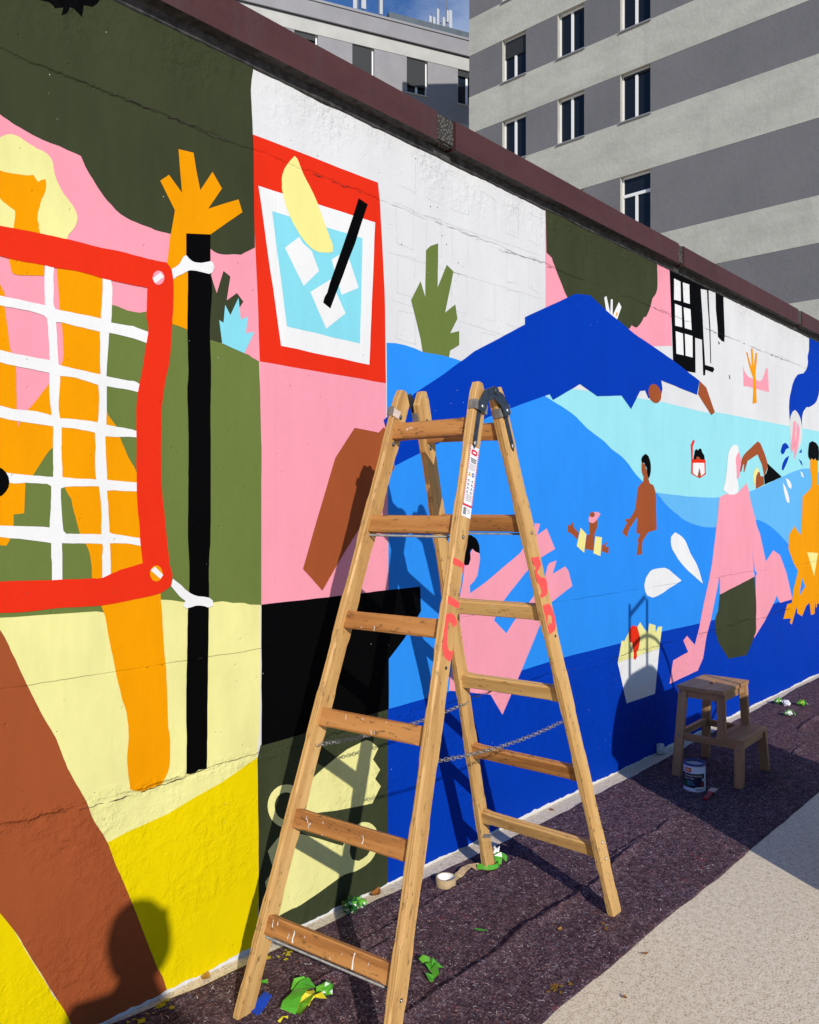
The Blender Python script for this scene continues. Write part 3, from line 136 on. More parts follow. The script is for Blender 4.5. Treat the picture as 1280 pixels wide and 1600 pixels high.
  ('painted_armband','lemon',4.4,[3.81,1.299,3.879,1.292,3.862,1.193,3.79,1.211]),
  ('painted_cap','pink',4.4,[3.753,1.41,3.765,1.423,3.794,1.427,3.843,1.426,3.862,1.414,3.839,1.397,3.81,1.376,3.782,1.368,3.745,1.375,3.741,1.394]),
  ('painted_cap_spot','brown',4.8,[3.804,1.413,3.8,1.406,3.791,1.401,3.777,1.399,3.764,1.401,3.755,1.406,3.752,1.413,3.755,1.42,3.764,1.425,3.777,1.427,3.791,1.425,3.8,1.42])]),
 ('painted_snorkeller',[(None,'red',3,[5.004,1.752,5.011,1.755,5.024,1.754,5.116,1.763,5.211,1.761,5.223,1.758,5.227,1.667,5.142,1.641,5.094,1.643,5.05,1.653,4.999,1.665,5.001,1.697,5.002,1.729]),
  ('painted_snorkel','red',3,[4.994,1.845,5.032,1.882,5.057,1.873,5.027,1.84,5.024,1.749,5.004,1.748]),
  ('painted_glass','white',3.4,[5.027,1.733,5.202,1.74,5.208,1.675,5.159,1.655,5.083,1.651,5.024,1.669]),
  ('painted_hair','black',3.4,[5.032,1.756,5.057,1.814,5.083,1.825,5.099,1.816,5.133,1.832,5.159,1.826,5.168,1.809,5.202,1.789,5.211,1.762]),
  ('painted_face','brown',3.8,[5.074,1.758,5.083,1.776,5.116,1.776,5.151,1.76]),
  ('painted_nose','brown',3.8,[5.125,1.706,5.099,1.657,5.128,1.635,5.151,1.659])]),
 ('painted_sitter',[(None,'pink',4.2,[5.941,1.625,5.984,1.572,6.016,1.501,6.114,1.364,6.134,1.323,6.208,1.251,6.328,1.045,6.488,1.123,6.636,1.081,6.788,0.932,6.932,0.711,6.636,0.707,6.568,0.769,6.488,0.711,6.307,0.601,6.086,0.496,6.11,0.621,6.122,0.945,6.146,0.97,6.105,0.986,6.074,1.07,6.05,1.15,6.067,1.062,6.079,0.987,6.098,0.945,5.529,0.843,5.457,0.817,5.457,0.978,5.447,0.987,5.417,0.917,5.308,0.711,5.24,0.616,5.183,0.474,5.099,0.405,4.69,0.385,4.74,0.52,4.954,0.543,4.884,0.623,4.936,0.647,5.053,0.576,5.117,0.668,5.192,0.824,5.278,0.974,5.327,1.082,5.367,1.215,5.363,1.197,5.399,1.321,5.427,1.409,5.445,1.516,5.53,1.539,5.775,1.553]),
  ('painted_hair','white',4.8,[5.725,1.89,5.775,1.881,5.792,1.848,5.762,1.824,5.735,1.799,5.735,1.769,5.745,1.737,5.75,1.7,5.755,1.661,5.775,1.63,5.786,1.6,5.783,1.577,5.775,1.553,5.715,1.541,5.617,1.538,5.511,1.572,5.532,1.599,5.549,1.625,5.564,1.665,5.578,1.709,5.581,1.743,5.587,1.777,5.596,1.808,5.617,1.839,5.656,1.871]),
  ('painted_face','pink',4.6,[5.786,1.847,5.817,1.818,5.837,1.788,5.833,1.753,5.816,1.717,5.808,1.681,5.796,1.662,5.765,1.646,5.752,1.692,5.745,1.737,5.731,1.772,5.731,1.798,5.754,1.823]),
  ('painted_swimsuit','dgreen',4.8,[5.453,0.864,6.098,0.946,6.104,0.894,6.114,0.842,6.123,0.789,6.129,0.736,6.13,0.685,6.122,0.637,6.126,0.603,6.129,0.567,6.12,0.535,6.086,0.509,6.058,0.479,6.022,0.45,5.982,0.421,5.945,0.392,5.602,0.412,5.556,0.45,5.505,0.487,5.457,0.524,5.419,0.561,5.397,0.597,5.382,0.632,5.374,0.666,5.376,0.699,5.393,0.729,5.427,0.755,5.435,0.791,5.444,0.827])]),
 ('painted_crawl_swimmer',[(None,'brown',3,[6.159,1.938,6.215,1.926,6.25,1.899,6.296,1.861,6.338,1.82,6.365,1.785,6.367,1.761,6.353,1.735,6.318,1.701,6.295,1.684,6.27,1.729,6.245,1.774,6.203,1.803,6.182,1.823,6.159,1.842,5.962,1.785,5.899,1.704,5.882,1.703,5.895,1.755,5.878,1.758,5.837,1.698,5.816,1.709,5.825,1.749,5.847,1.788,5.867,1.81,5.899,1.829,5.946,1.852,6.005,1.874,6.078,1.905]),
  ('painted_face','brown',3,[6.17,1.717,6.203,1.71,6.222,1.682,6.283,1.683,6.295,1.622,6.125,1.586,6.122,1.621,6.125,1.655,6.136,1.691]),
  ('painted_cap','lemon',3.3,[6.147,1.748,6.192,1.722,6.163,1.708,6.125,1.679,6.119,1.649,6.114,1.622,6.114,1.586,6.092,1.622,6.07,1.661,6.074,1.692,6.092,1.718]),
  ('painted_swimsuit','black',3.3,[6.36,1.785,6.681,1.69,6.306,1.621,6.29,1.684,6.341,1.71,6.369,1.744])]),
 ('painted_bather',[(None,'orange',4.2,[7.388,1.857,7.44,1.87,7.475,1.855,7.535,1.872,7.592,1.854,7.599,1.744,7.581,1.655,7.672,1.634,7.934,1.616,8.504,1.602,8.504,0.57,7.934,0.618,7.635,0.61,7.581,0.625,7.563,0.588,7.538,0.59,7.521,0.653,7.507,0.538,7.405,0.537,7.371,0.643,7.286,0.629,7.17,0.549,7.05,0.587,7.04,0.641,6.914,0.508,6.868,0.528,6.893,0.561,6.717,0.574,6.807,0.682,6.914,0.683,6.961,0.793,7.072,0.931,6.961,1.0,6.838,1.118,6.847,1.23,6.977,1.298,7.137,1.223,7.17,1.371,7.186,1.54,7.388,1.607,7.44,1.663,7.388,1.77]),
  ('painted_hair','black',4.6,[7.361,1.996,7.44,2.017,7.546,2.007,7.617,1.978,7.635,1.934,7.632,1.897,7.624,1.856,7.546,1.858,7.528,1.874,7.475,1.855,7.423,1.869,7.388,1.851,7.337,1.876,7.328,1.906,7.337,1.941,7.347,1.968]),
  ('painted_gap','blue',4.6,[7.17,0.867,7.253,0.793,7.105,0.724]),
  ('painted_bikini','lemon',4.6,[7.303,1.074,7.599,1.056,7.493,0.863])]),
 ('painted_fries',[(None,'white',4.2,[4.05,0.602,4.554,0.617,4.496,0.358,4.152,0.362]),
  ('painted_chips','pale',4.4,[4.311,0.797,4.358,0.756,4.406,0.728,4.422,0.778,4.504,0.759,4.504,0.713,4.537,0.747,4.591,0.742,4.554,0.617,4.05,0.602,4.094,0.718,4.123,0.711,4.174,0.754,4.235,0.744]),
  ('painted_ketchup','red',4.8,[4.182,0.771,4.219,0.789,4.273,0.776,4.296,0.739,4.311,0.702,4.304,0.674,4.296,0.657,4.288,0.64,4.268,0.635,4.273,0.606,4.253,0.588,4.232,0.6,4.234,0.62,4.232,0.64,4.223,0.665,4.212,0.693,4.189,0.699,4.18,0.723,4.177,0.747])]),
 ('painted_diver',[(None,'pink',4.2,[2.771,1.274,2.821,1.248,2.823,1.224,2.805,1.156,2.782,1.132,2.752,1.116,2.754,1.082,2.866,1.123,3.127,1.24,3.241,1.348,3.246,1.376,3.291,1.372,3.266,1.319,3.348,1.349,3.422,1.247,3.291,1.208,3.17,1.146,2.983,1.02,2.924,0.949,3.018,0.88,3.075,0.928,3.181,0.991,3.331,1.104,3.354,1.167,3.377,1.182,3.436,1.19,3.4,1.126,3.514,1.157,3.545,1.134,3.582,1.055,3.383,0.986,3.285,0.881,3.138,0.695,2.988,0.517,2.9,0.622,2.612,0.688,2.674,1.047,2.7,1.117,2.718,1.206]),
  ('painted_hair','black',4.6,[2.759,1.332,2.791,1.319,2.807,1.304,2.817,1.287,2.82,1.269,2.821,1.251,2.791,1.259,2.768,1.273,2.754,1.261,2.756,1.245,2.756,1.227,2.745,1.205,2.722,1.203,2.7,1.213,2.709,1.33,2.735,1.333])]),
]
STILES={'A+': ([1.3925, -0.2565, 0.0], [1.903, -0.4067, 1.8118]), 'A-': ([1.4556, -0.7576, 0.0], [1.928, -0.6907, 1.8118]), 'B+': ([2.6264, -0.197, 0.0], [1.9462, -0.4348, 1.8118]), 'B-': ([2.6315, -0.7524, 0.0], [2.0319, -0.6683, 1.8118])}
RUNGZ=[[1.6828, 1.3937, 1.1035, 0.819, 0.5323, 0.2417], [1.6832, 1.3938, 1.1013, 0.8197, 0.532, 0.2442]]
SPRAY={'A-': [[(0.027, 1.3405), (0.027, 1.3233), (0.0185, 1.3209), (0.0011, 1.321), (-0.0173, 1.3216), (-0.0236, 1.3064), (-0.027, 1.3203), (-0.027, 1.3322), (-0.0116, 1.3375), (0.0062, 1.3397)], [(0.027, 1.2341), (0.027, 1.2159), (0.027, 1.2117), (0.0034, 1.2082), (-0.026, 1.2044), (-0.027, 1.2213), (-0.0078, 1.2272), (0.0127, 1.2301)], [(0.027, 1.1799), (0.0056, 1.189), (-0.0102, 1.184), (-0.0215, 1.1772), (-0.0262, 1.1684), (-0.027, 1.1589), (-0.0113, 1.1501), (-0.0033, 1.1616), (0.0104, 1.1628), (0.0114, 1.1532), (0.0114, 1.1437), (0.0111, 1.1328), (0.0091, 1.1219), (0.0063, 1.1074), (0.0003, 1.0948), (-0.0103, 1.0835), (-0.027, 1.0872), (-0.027, 1.0639), (-0.014, 1.0557), (0.0095, 1.0655), (0.0188, 1.0774), (0.0249, 1.0917), (0.027, 1.1107), (0.027, 1.1316), (0.027, 1.1473), (0.027, 1.1624)]], 'B-': [[(0.027, 1.3619), (-0.013, 1.3509), (-0.0187, 1.3211), (0.0165, 1.3075), (0.0034, 1.2865), (-0.0237, 1.2715), (-0.026, 1.2525), (-0.0215, 1.2364), (-0.0157, 1.2268), (-0.0083, 1.2179), (0.027, 1.2219), (0.027, 1.2335), (0.0159, 1.2401), (0.017, 1.2526), (0.0198, 1.2655), (0.027, 1.2791), (0.027, 1.2928), (0.027, 1.3107), (0.027, 1.3173), (0.017, 1.3234), (0.027, 1.3405)], [(0.027, 1.1976), (-0.0119, 1.1879), (-0.0195, 1.1749), (-0.0239, 1.1625), (-0.027, 1.1373), (-0.0257, 1.1128), (-0.0187, 1.1017), (-0.0089, 1.0919), (0.027, 1.0939), (0.027, 1.1344), (0.0236, 1.1262), (-0.0031, 1.123), (-0.0087, 1.1449), (0.009, 1.1568), (0.0243, 1.1282), (0.027, 1.137)]]}
# ---------------------------------------------------------------- helpers
def lin(*c):
    r = []
    for v in c:
        v = v / 255.0
        r.append(v / 12.92 if v <= 0.04045 else ((v + 0.055) / 1.055) ** 2.4)
    return tuple(r)
def mesh_ob(name, bm, mats, parent=None, mat=None, smooth=False):
    me = bpy.data.meshes.new(name)
    bm.to_mesh(me); bm.free()
    for m in (mats if isinstance(mats, (list, tuple)) else [mats]): me.materials.append(m)
    if smooth:
        for p in me.polygons: p.use_smooth = True
    o = bpy.data.objects.new(name, me); col.objects.link(o)
    if parent is not None: o.parent = parent
    if mat is not None: o.matrix_local = mat
    return o
def tag(o, label=None, cat=None, group=None, kind=None):
    if label: o['label'] = label
    if cat: o['category'] = cat
    if group: o['group'] = group
    if kind: o['kind'] = kind
    return o
def thing(name, label, cat, loc=(0, 0, 0), rz=0, group=None):
    o = bpy.data.objects.new(name, None); col.objects.link(o); o.empty_display_size = 0.1
    o.location = loc; o.rotation_euler = (0, 0, rz)
    return tag(o, label, cat, group)
def box(bm, x0, x1, y0, y1, z0, z1, mi=0, m=None):
    v = [bm.verts.new((x, y, z)) for x in (x0, x1) for y in (y0, y1) for z in (z0, z1)]
    fs = [bm.faces.new([v[i] for i in f]) for f in ((0, 1, 3, 2), (4, 6, 7, 5), (0, 4, 5, 1), (2, 3, 7, 6), (0, 2, 6, 4), (1, 5, 7, 3))]
    for f in fs: f.material_index = mi
    if m is not None:
        for a in v: a.co = m @ a.co
    return v
def boxbm(*a, bevel=0.0, **k):
    bm = bmesh.new(); box(bm, *a, **k)
    bmesh.ops.recalc_face_normals(bm, faces=bm.faces)
    if bevel: bmesh.ops.bevel(bm, geom=list(bm.edges), offset=bevel, segments=2, affect='EDGES', profile=0.5)
    return bm
def tube(bm, pts, r, seg=8, closed=False, mi=0):
    pts = [Vector(p) for p in pts]; n = len(pts); rings = []
    up = None
    for i, p in enumerate(pts):
        a = pts[(i - 1) % n] if (closed or i > 0) else p
        b = pts[(i + 1) % n] if (closed or i < n - 1) else p
        t = (b - a).normalized()
        if up is None:
            up = Vector((0, 0, 1)) if abs(t.z) < 0.9 else Vector((1, 0, 0))
        s = t.cross(up)
        if s.length < 1e-6: s = t.orthogonal()
        s.normalize(); u = s.cross(t).normalized(); up = u
        rr = r[i] if isinstance(r, (list, tuple)) else r
        rings.append([bm.verts.new(p + rr * (math.cos(2 * math.pi * k / seg) * s + math.sin(2 * math.pi * k / seg) * u)) for k in range(seg)])
    m = n if closed else n - 1
    for i in range(m):
        A, B = rings[i], rings[(i + 1) % n]
        for k in range(seg):
            f = bm.faces.new((A[k], A[(k + 1) % seg], B[(k + 1) % seg], B[k])); f.smooth = True; f.material_index = mi
    if not closed:
        for q in (rings[0], rings[-1]):
            f = bm.faces.new(q); f.material_index = mi
    return rings
def lathe(bm, prof, seg=32, cx=0, cy=0, mi=0, cap=False):
    rings = []
    for r, z in prof:
        rings.append([bm.verts.new((cx + r * math.cos(2 * math.pi * k / seg), cy + r * math.sin(2 * math.pi * k / seg), z)) for k in range(seg)])
    for A, B in zip(rings, rings[1:]):
        for k in range(seg):
            f = bm.faces.new((A[k], A[(k + 1) % seg], B[(k + 1) % seg], B[k])); f.smooth = True; f.material_index = mi
    if cap:
        bm.faces.new(rings[0]).material_index = mi; bm.faces.new(rings[-1]).material_index = mi
    return rings
def frame_m(org, x, y, z):
    return Matrix(((x.x, y.x, z.x, org.x), (x.y, y.y, z.y, org.y), (x.z, y.z, z.z, org.z), (0, 0, 0, 1)))
def loft(bm, hx, hy, stations, mi=0):
    """box along Z with chamfered long edges; stations = (z or function of (x, y), chamfer, x shift lo, hi for y)"""
    rings = []
    for st in stations:
        z, c = st[0], st[1]
        y0, y1 = (st[2], st[3]) if len(st) > 2 else (-hy, hy)
        P = [(-hx + c, y0), (hx - c, y0), (hx, y0 + c), (hx, y1 - c), (hx - c, y1), (-hx + c, y1), (-hx, y1 - c), (-hx, y0 + c)]
        rings.append([bm.verts.new((x, y, z(x, y) if callable(z) else z)) for x, y in P])
    for A, B in zip(rings, rings[1:]):
        for k in range(8): bm.faces.new((A[k], A[(k + 1) % 8], B[(k + 1) % 8], B[k])).material_index = mi
    bm.faces.new(rings[0][::-1]).material_index = mi; bm.faces.new(rings[-1]).material_index = mi
    bmesh.ops.recalc_face_normals(bm, faces=bm.faces)

# ---------------------------------------------------------------- materials
class NT:
    def __init__(s, name):
        s.m = bpy.data.materials.new(name); s.m.use_nodes = True; s.t = s.m.node_tree
        s.b = s.t.nodes['Principled BSDF']
    def n(s, t, **k):
        x = s.t.nodes.new(t)
        for a, b in k.items():
            if a.startswith('i_'): x.inputs[a[2:].replace('_', ' ')].default_value = b
            else: setattr(x, a, b)
        return x
    def l(s, a, b): s.t.links.new(a, b)
    def math(s, op, a, b=None, c=None, clamp=False):
        x = s.t.nodes.new('ShaderNodeMath'); x.operation = op; x.use_clamp = clamp
        for i, v in enumerate((a, b, c)):
            if v is None: continue
            if isinstance(v, (int, float)): x.inputs[i].default_value = v
            else: s.l(v, x.inputs[i])
        return x.outputs[0]
    def noise(s, vec, scale, detail=3, rough=0.55, dim='3D'):
        x = s.t.nodes.new('ShaderNodeTexNoise'); x.noise_dimensions = dim
        x.inputs['Scale'].default_value = scale; x.inputs['Detail'].default_value = detail; x.inputs['Roughness'].default_value = rough
        if vec is not None: s.l(vec, x.inputs['W' if dim == '1D' else 'Vector'])
        return x.outputs['Fac']
    def mapr(s, v, a, b, c=0.0, d=1.0, smooth=False):
        x = s.t.nodes.new('ShaderNodeMapRange')
        if smooth: x.interpolation_type = 'SMOOTHSTEP'
        s.l(v, x.inputs['Value'])
        for k, q in zip(('From Min', 'From Max', 'To Min', 'To Max'), (a, b, c, d)): x.inputs[k].default_value = q
        return x.outputs['Result']
    def mix(s, f, a, b, mode='MIX'):
        x = s.t.nodes.new('ShaderNodeMixRGB'); x.blend_type = mode
        for k, v in (('Fac', f), ('Color1', a), ('Color2', b)):
            if isinstance(v, (int, float)): x.inputs[k].default_value = v
            elif isinstance(v, tuple): x.inputs[k].default_value = (*v[:3], 1)
            else: s.l(v, x.inputs[k])
        return x.outputs['Color']
    def ramp(s, v, stops):
        x = s.t.nodes.new('ShaderNodeValToRGB'); cr = x.color_ramp
        while len(cr.elements) < len(stops): cr.elements.new(0.5)
        for e, (p, c) in zip(cr.elements, stops): e.position = p; e.color = (*c, 1)
        s.l(v, x.inputs['Fac']); return x.outputs['Color']
    def scaled(s, vec, sx, sy, sz):
        x = s.t.nodes.new('ShaderNodeMapping'); x.inputs['Scale'].default_value = (sx, sy, sz); s.l(vec, x.inputs['Vector']); return x.outputs[0]
    def obj(s): return s.n('ShaderNodeTexCoord').outputs['Object']
    def pos(s): return s.n('ShaderNodeNewGeometry').outputs['Position']
    def bump(s, h, dist=1.0, strength=1.0):
        x = s.n('ShaderNodeBump'); x.inputs['Distance'].default_value = dist; x.inputs['Strength'].default_value = strength
        s.l(h, x.inputs['Height']); s.l(x.outputs[0], s.b.inputs['Normal'])
    def color(s, c):
        if isinstance(c, tuple): s.b.inputs['Base Color'].default_value = (*c[:3], 1)
        else: s.l(c, s.b.inputs['Base Color'])
    def fin(s, rough=0.6, spec=0.3, metal=0.0):
        s.b.inputs['Roughness'].default_value = rough; s.b.inputs['Specular IOR Level'].default_value = spec; s.b.inputs['Metallic'].default_value = metal
        return s.m
def plain(name, c, rough=0.6, spec=0.3, metal=0.0, var=0.15, scale=20.0):
    k = NT(name); f = k.noise(k.obj(), scale, 4)
    k.color(k.mix(k.mapr(f, 0.3, 0.7), tuple(v * (1 - var) for v in c), tuple(min(1, v * (1 + var)) for v in c)))
    return k.fin(rough, spec, metal)

CRACKS = ((2.617, 0.011, 1.0), (0.984, 0.004, 0.5), (0.632, 0.014, 1.2))     # height, waviness, depth factor
def wall_relief(k):
    """trowelled, cracked render on the wall: one height field in metres shared by every paint"""
    p = k.pos()
    sep = k.n('ShaderNodeSeparateXYZ'); k.l(p, sep.inputs[0]); x, z = sep.outputs['X'], sep.outputs['Z']
    h = k.math('MULTIPLY', k.noise(p, 5.5, 5, 0.5), 0.0038)
    fine = k.noise(p, 75, 3, 0.6)
    h = k.math('ADD', h, k.math('MULTIPLY', fine, 0.0007))
    low = k.math('MULTIPLY', k.mapr(z, 0.65, 0.60, 0.05, 1.0), k.mapr(k.noise(p, 3.1, 3, 0.6), 0.42, 0.60, 0.08, 1.0))
    top = k.math('MULTIPLY', k.mapr(z, 2.64, 2.84, 0.0, 1.35), k.mapr(k.noise(p, 2.7, 3, 0.6), 0.40, 0.58, 0.15, 1.0))
    rgh = k.math('MAXIMUM', low, top)
    near = k.mapr(k.math('ABSOLUTE', k.math('SUBTRACT', z, 0.632)), 0.006, 0.038, 1.0, 0.0)
    rgh = k.math('MAXIMUM', rgh, k.math('MULTIPLY', near, 1.25))
    chips = k.noise(p, 26, 5, 0.62)
    chips = k.mapr(chips, 0.44, 0.62)
    h = k.math('ADD', h, k.math('MULTIPLY', k.math('MULTIPLY', chips, rgh), 0.0030))
    # plinth step: render below the rough joint stands a little proud
    h = k.math('ADD', h, k.mapr(z, 0.641, 0.620, 0.0, 0.006, True))
    wob = k.noise(x, 2.3, 9, 0.68, '1D')
    for i, (z0, wv, dp) in enumerate(CRACKS):
        w = k.math('MULTIPLY', k.math('SUBTRACT', wob, 0.5), wv * 5.0)
        d = k.math('ABSOLUTE', k.math('SUBTRACT', k.math('SUBTRACT', z, z0), w))
        msk = k.mapr(k.noise(k.math('ADD', x, 13.7 * i), 1.4, 4, 0.6, '1D'), 0.40, 0.56, 0.12, 1.0)
        g = k.math('MULTIPLY', k.mapr(d, 0.0, 0.0065 if dp > .8 else 0.003, 1.0, 0.0), msk)
        h = k.math('SUBTRACT', h, k.math('MULTIPLY', g, 0.006 * dp))
    # vertical formwork joints
    fr = k.math('FRACT', k.math('MULTIPLY', k.math('ADD', x, 0.14), 1 / 1.235))
    d = k.math('ABSOLUTE', k.math('SUBTRACT', fr, 0.5))
    h = k.math('SUBTRACT', h, k.mapr(d, 0.0, 0.0028, 0.0006, 0.0))
    v = k.n('ShaderNodeTexVoronoi'); v.inputs['Scale'].default_value = 16; k.l(p, v.inputs['Vector'])
    h = k.math('SUBTRACT', h, k.mapr(v.outputs['Distance'], 0.0, 0.085, 0.0026, 0.0))
    k.bump(h, 1.0, 0.85)
    return p, fine, wob
PAINT = {}
def paint(name, c, rough=0.75, var=0.05, spec=0.05):
    k = NT('paint_' + name); p, fine, wob = wall_relief(k)
    f = k.mapr(k.noise(k.scaled(p, 3.0, 3.0, 1.1), 1.6, 6, 0.62), 0.3, 0.7)
    st = k.mapr(k.noise(k.scaled(p, 22, 22, 5), 1.0, 3), 0.3, 0.7)
    a = tuple(max(0, v * (1 - var)) for v in c); b = tuple(min(0.9, v * (1 + var)) for v in c)
    cc = k.mix(f, a, b); cc = k.mix(k.math('MULTIPLY', st, 0.35), cc, tuple(min(0.9, v * (1 + var * 1.6)) for v in c))
    # pinholes where the render shows through
    v = k.n('ShaderNodeTexVoronoi'); v.inputs['Scale'].default_value = 23; k.l(p, v.inputs['Vector'])
    pin = k.math('MULTIPLY', k.math('LESS_THAN', v.outputs['Distance'], 0.034), k.math('GREATER_THAN', k.noise(p, 3, 2), 0.53))
    cc = k.mix(pin, cc, (0.5, 0.47, 0.43) if sum(c) < 0.6 else (0.12, 0.1, 0.09))
    k.color(cc)
    return k.fin(rough, spec)
AL = 0.745
def pl(*c): return tuple(v * AL for v in lin(*c))
for nm, c in (('red', (238, 50, 24)), ('orange', (247, 160, 0)), ('pink', (252, 163, 180)), ('pale', (243, 238, 158)), ('lemon', (250, 240, 150)), ('green', (110, 127, 64)), ('dgreen', (62, 68, 45)),
              ('blue', (46, 148, 248)), ('dblue', (0, 60, 182)), ('black', (3, 3, 4)), ('white', (244, 244, 242)), ('offwhite', (226, 226, 224)), ('lblue', (140, 224, 238)), ('cyan', (160, 232, 240)), ('sky', (104, 188, 244)), ('brown', (164, 84, 46)), ('yellow', (242, 216, 0))):
    PAINT[nm] = paint(nm, pl(*c), var={'pale': .10, 'dgreen': .15, 'orange': .075, 'brown': .09, 'black': .1, 'yellow': .06}.get(nm, .055))
def wall_white():
    k = NT('weathered_white_render'); p, fine, wob = wall_relief(k)
    f = k.mapr(k.noise(k.scaled(p, 1.2, 1.2, 0.5), 2.0, 7, 0.65), 0.3, 0.72)
    cc = k.mix(f, (0.555, 0.555, 0.555), (0.65, 0.65, 0.645))
    blot = k.mapr(k.noise(p, 2.6, 8, 0.7), 0.60, 0.72)
    cc = k.mix(k.math('MULTIPLY', blot, 0.35), cc, (0.52, 0.51, 0.49))
    v = k.n('ShaderNodeTexVoronoi'); v.inputs['Scale'].default_value = 20; k.l(p, v.inputs['Vector'])
    pin = k.math('MULTIPLY', k.math('LESS_THAN', v.outputs['Distance'], 0.06), k.math('GREATER_THAN', k.noise(p, 2.2, 2), 0.56))
    cc = k.mix(pin, cc, (0.08, 0.06, 0.05))
    k.color(cc); return k.fin(0.75, 0.2)
M_WHITE = wall_white()
def m_coping():
    k = NT('maroon_coping_paint'); p = k.pos()
    f = k.mapr(k.noise(k.scaled(p, 1, 1, 2.0), 3.0, 7, 0.65), 0.3, 0.7)
    cc = k.mix(f, (0.052, 0.0175, 0.016), (0.074, 0.0265, 0.0245))
    d = k.mapr(k.noise(k.scaled(p, 9, 9, 1.2), 1.0, 4), 0.55, 0.75)
    cc = k.mix(k.math('MULTIPLY', d, 0.4), cc, (0.066, 0.044, 0.042))
    k.color(cc); k.bump(k.noise(p, 60, 4), 0.002); return k.fin(0.6, 0.3)
M_COPE = m_coping()
def m_pebble():
    k = NT('exposed_pebble_concrete'); p = k.pos()
    v = k.n('ShaderNodeTexVoronoi'); v.inputs['Scale'].default_value = 95; k.l(p, v.inputs['Vector'])
    cc = k.mix(k.mapr(v.outputs['Distance'], 0.15, 0.6), (0.17, 0.155, 0.13), (0.035, 0.032, 0.03))
    k.color(cc); k.bump(k.mapr(v.outputs['Distance'], 0.0, 0.6, 1, 0), 0.006); return k.fin(0.85, 0.2)
M_PEB = m_pebble()
M_GRIME_SHADE = plain('dark_grime_and_shade', (0.055, 0.052, 0.05), 0.85, 0.15, var=0.5, scale=35)  # dark grime with the coping's shade put into the colour
def m_wood(name, a, b, c, grime=0.3, rough=0.55, gscale=1.0):
    k = NT(name); o = k.obj()
    oi = k.n('ShaderNodeObjectInfo')
    add = k.n('ShaderNodeVectorMath'); add.operation = 'ADD'; k.l(o, add.inputs[0])
    cmb = k.n('ShaderNodeCombineXYZ'); k.l(k.math('MULTIPLY', oi.outputs['Random'], 13.0), cmb.inputs[2]); k.l(k.math('MULTIPLY', oi.outputs['Random'], 3.1), cmb.inputs[0]); k.l(cmb.outputs[0], add.inputs[1])
    v = add.outputs[0]
    big = k.noise(k.scaled(v, 14 * gscale, 14 * gscale, 0.9), 1.0, 5, 0.6)
    wv = k.n('ShaderNodeTexWave'); wv.wave_type = 'BANDS'; wv.bands_direction = 'X'; wv.inputs['Scale'].default_value = 26 * gscale; wv.inputs['Distortion'].default_value = 7; wv.inputs['Detail'].default_value = 3
    k.l(k.scaled(v, 1, 0.6, 0.055), wv.inputs['Vector'])
    fib = k.noise(k.scaled(v, 260, 260, 6), 1.0, 3, 0.6)
    f = k.math('ADD', k.math('MULTIPLY', big, 0.55), k.math('ADD', k.math('MULTIPLY', wv.outputs['Fac'], 0.25), k.math('MULTIPLY', fib, 0.25)))
    cc = k.ramp(f, ((0.30, c), (0.5, b), (0.72, a)))
    dirt = k.mapr(k.noise(k.scaled(v, 60, 60, 22), 1.0, 6, 0.72), 0.565, 0.70)
    cc = k.mix(k.math('MULTIPLY', dirt, grime), cc, (0.035, 0.022, 0.014))
    sp = k.n('ShaderNodeTexVoronoi'); sp.inputs['Scale'].default_value = 1.0; k.l(k.scaled(v, 75, 75, 26), sp.inputs['Vector'])
    knot = k.math('MULTIPLY', k.math('LESS_THAN', sp.outputs['Distance'], 0.13), k.math('GREATER_THAN', k.noise(v, 9, 2), 0.55))
    cc = k.mix(k.math('MULTIPLY', knot, 0.7), cc, (0.03, 0.018, 0.01))
    k.color(cc); k.bump(k.math('ADD', k.math('MULTIPLY', fib, 0.5), k.math('MULTIPLY', dirt, -0.4)), 0.0012)
    return k.fin(rough, 0.35)
M_STILE = m_wood('pale_worn_pine', (0.62, 0.385, 0.145), (0.53, 0.305, 0.105), (0.36, 0.18, 0.055), 0.7)
M_RUNG = m_wood('reddish_varnished_rung_wood', (0.52, 0.245, 0.075), (0.40, 0.17, 0.046), (0.22, 0.08, 0.022), 0.95)
M_STOOL = m_wood('oiled_stool_wood', (0.44, 0.245, 0.11), (0.36, 0.19, 0.082), (0.25, 0.12, 0.047), 0.3)
M_BLACKM = plain('black_steel', (0.05, 0.06, 0.075), 0.34, 0.6, metal=0.55, var=0.4, scale=60)
M_STEEL = plain('galvanised_steel', (0.62, 0.61, 0.58), 0.35, 0.5, metal=1.0, var=0.25, scale=80)
M_DULL = plain('dull_zinc', (0.21, 0.20, 0.185), 0.55, 0.4, metal=0.25, var=0.3, scale=80)
M_DRIP = plain('white_paint_drip', (0.78, 0.77, 0.74), 0.5, 0.3, var=0.05)
M_SPRAY = plain('neon_red_spray', (0.92, 0.085, 0.075), 0.6, 0.2, var=0.2, scale=90)
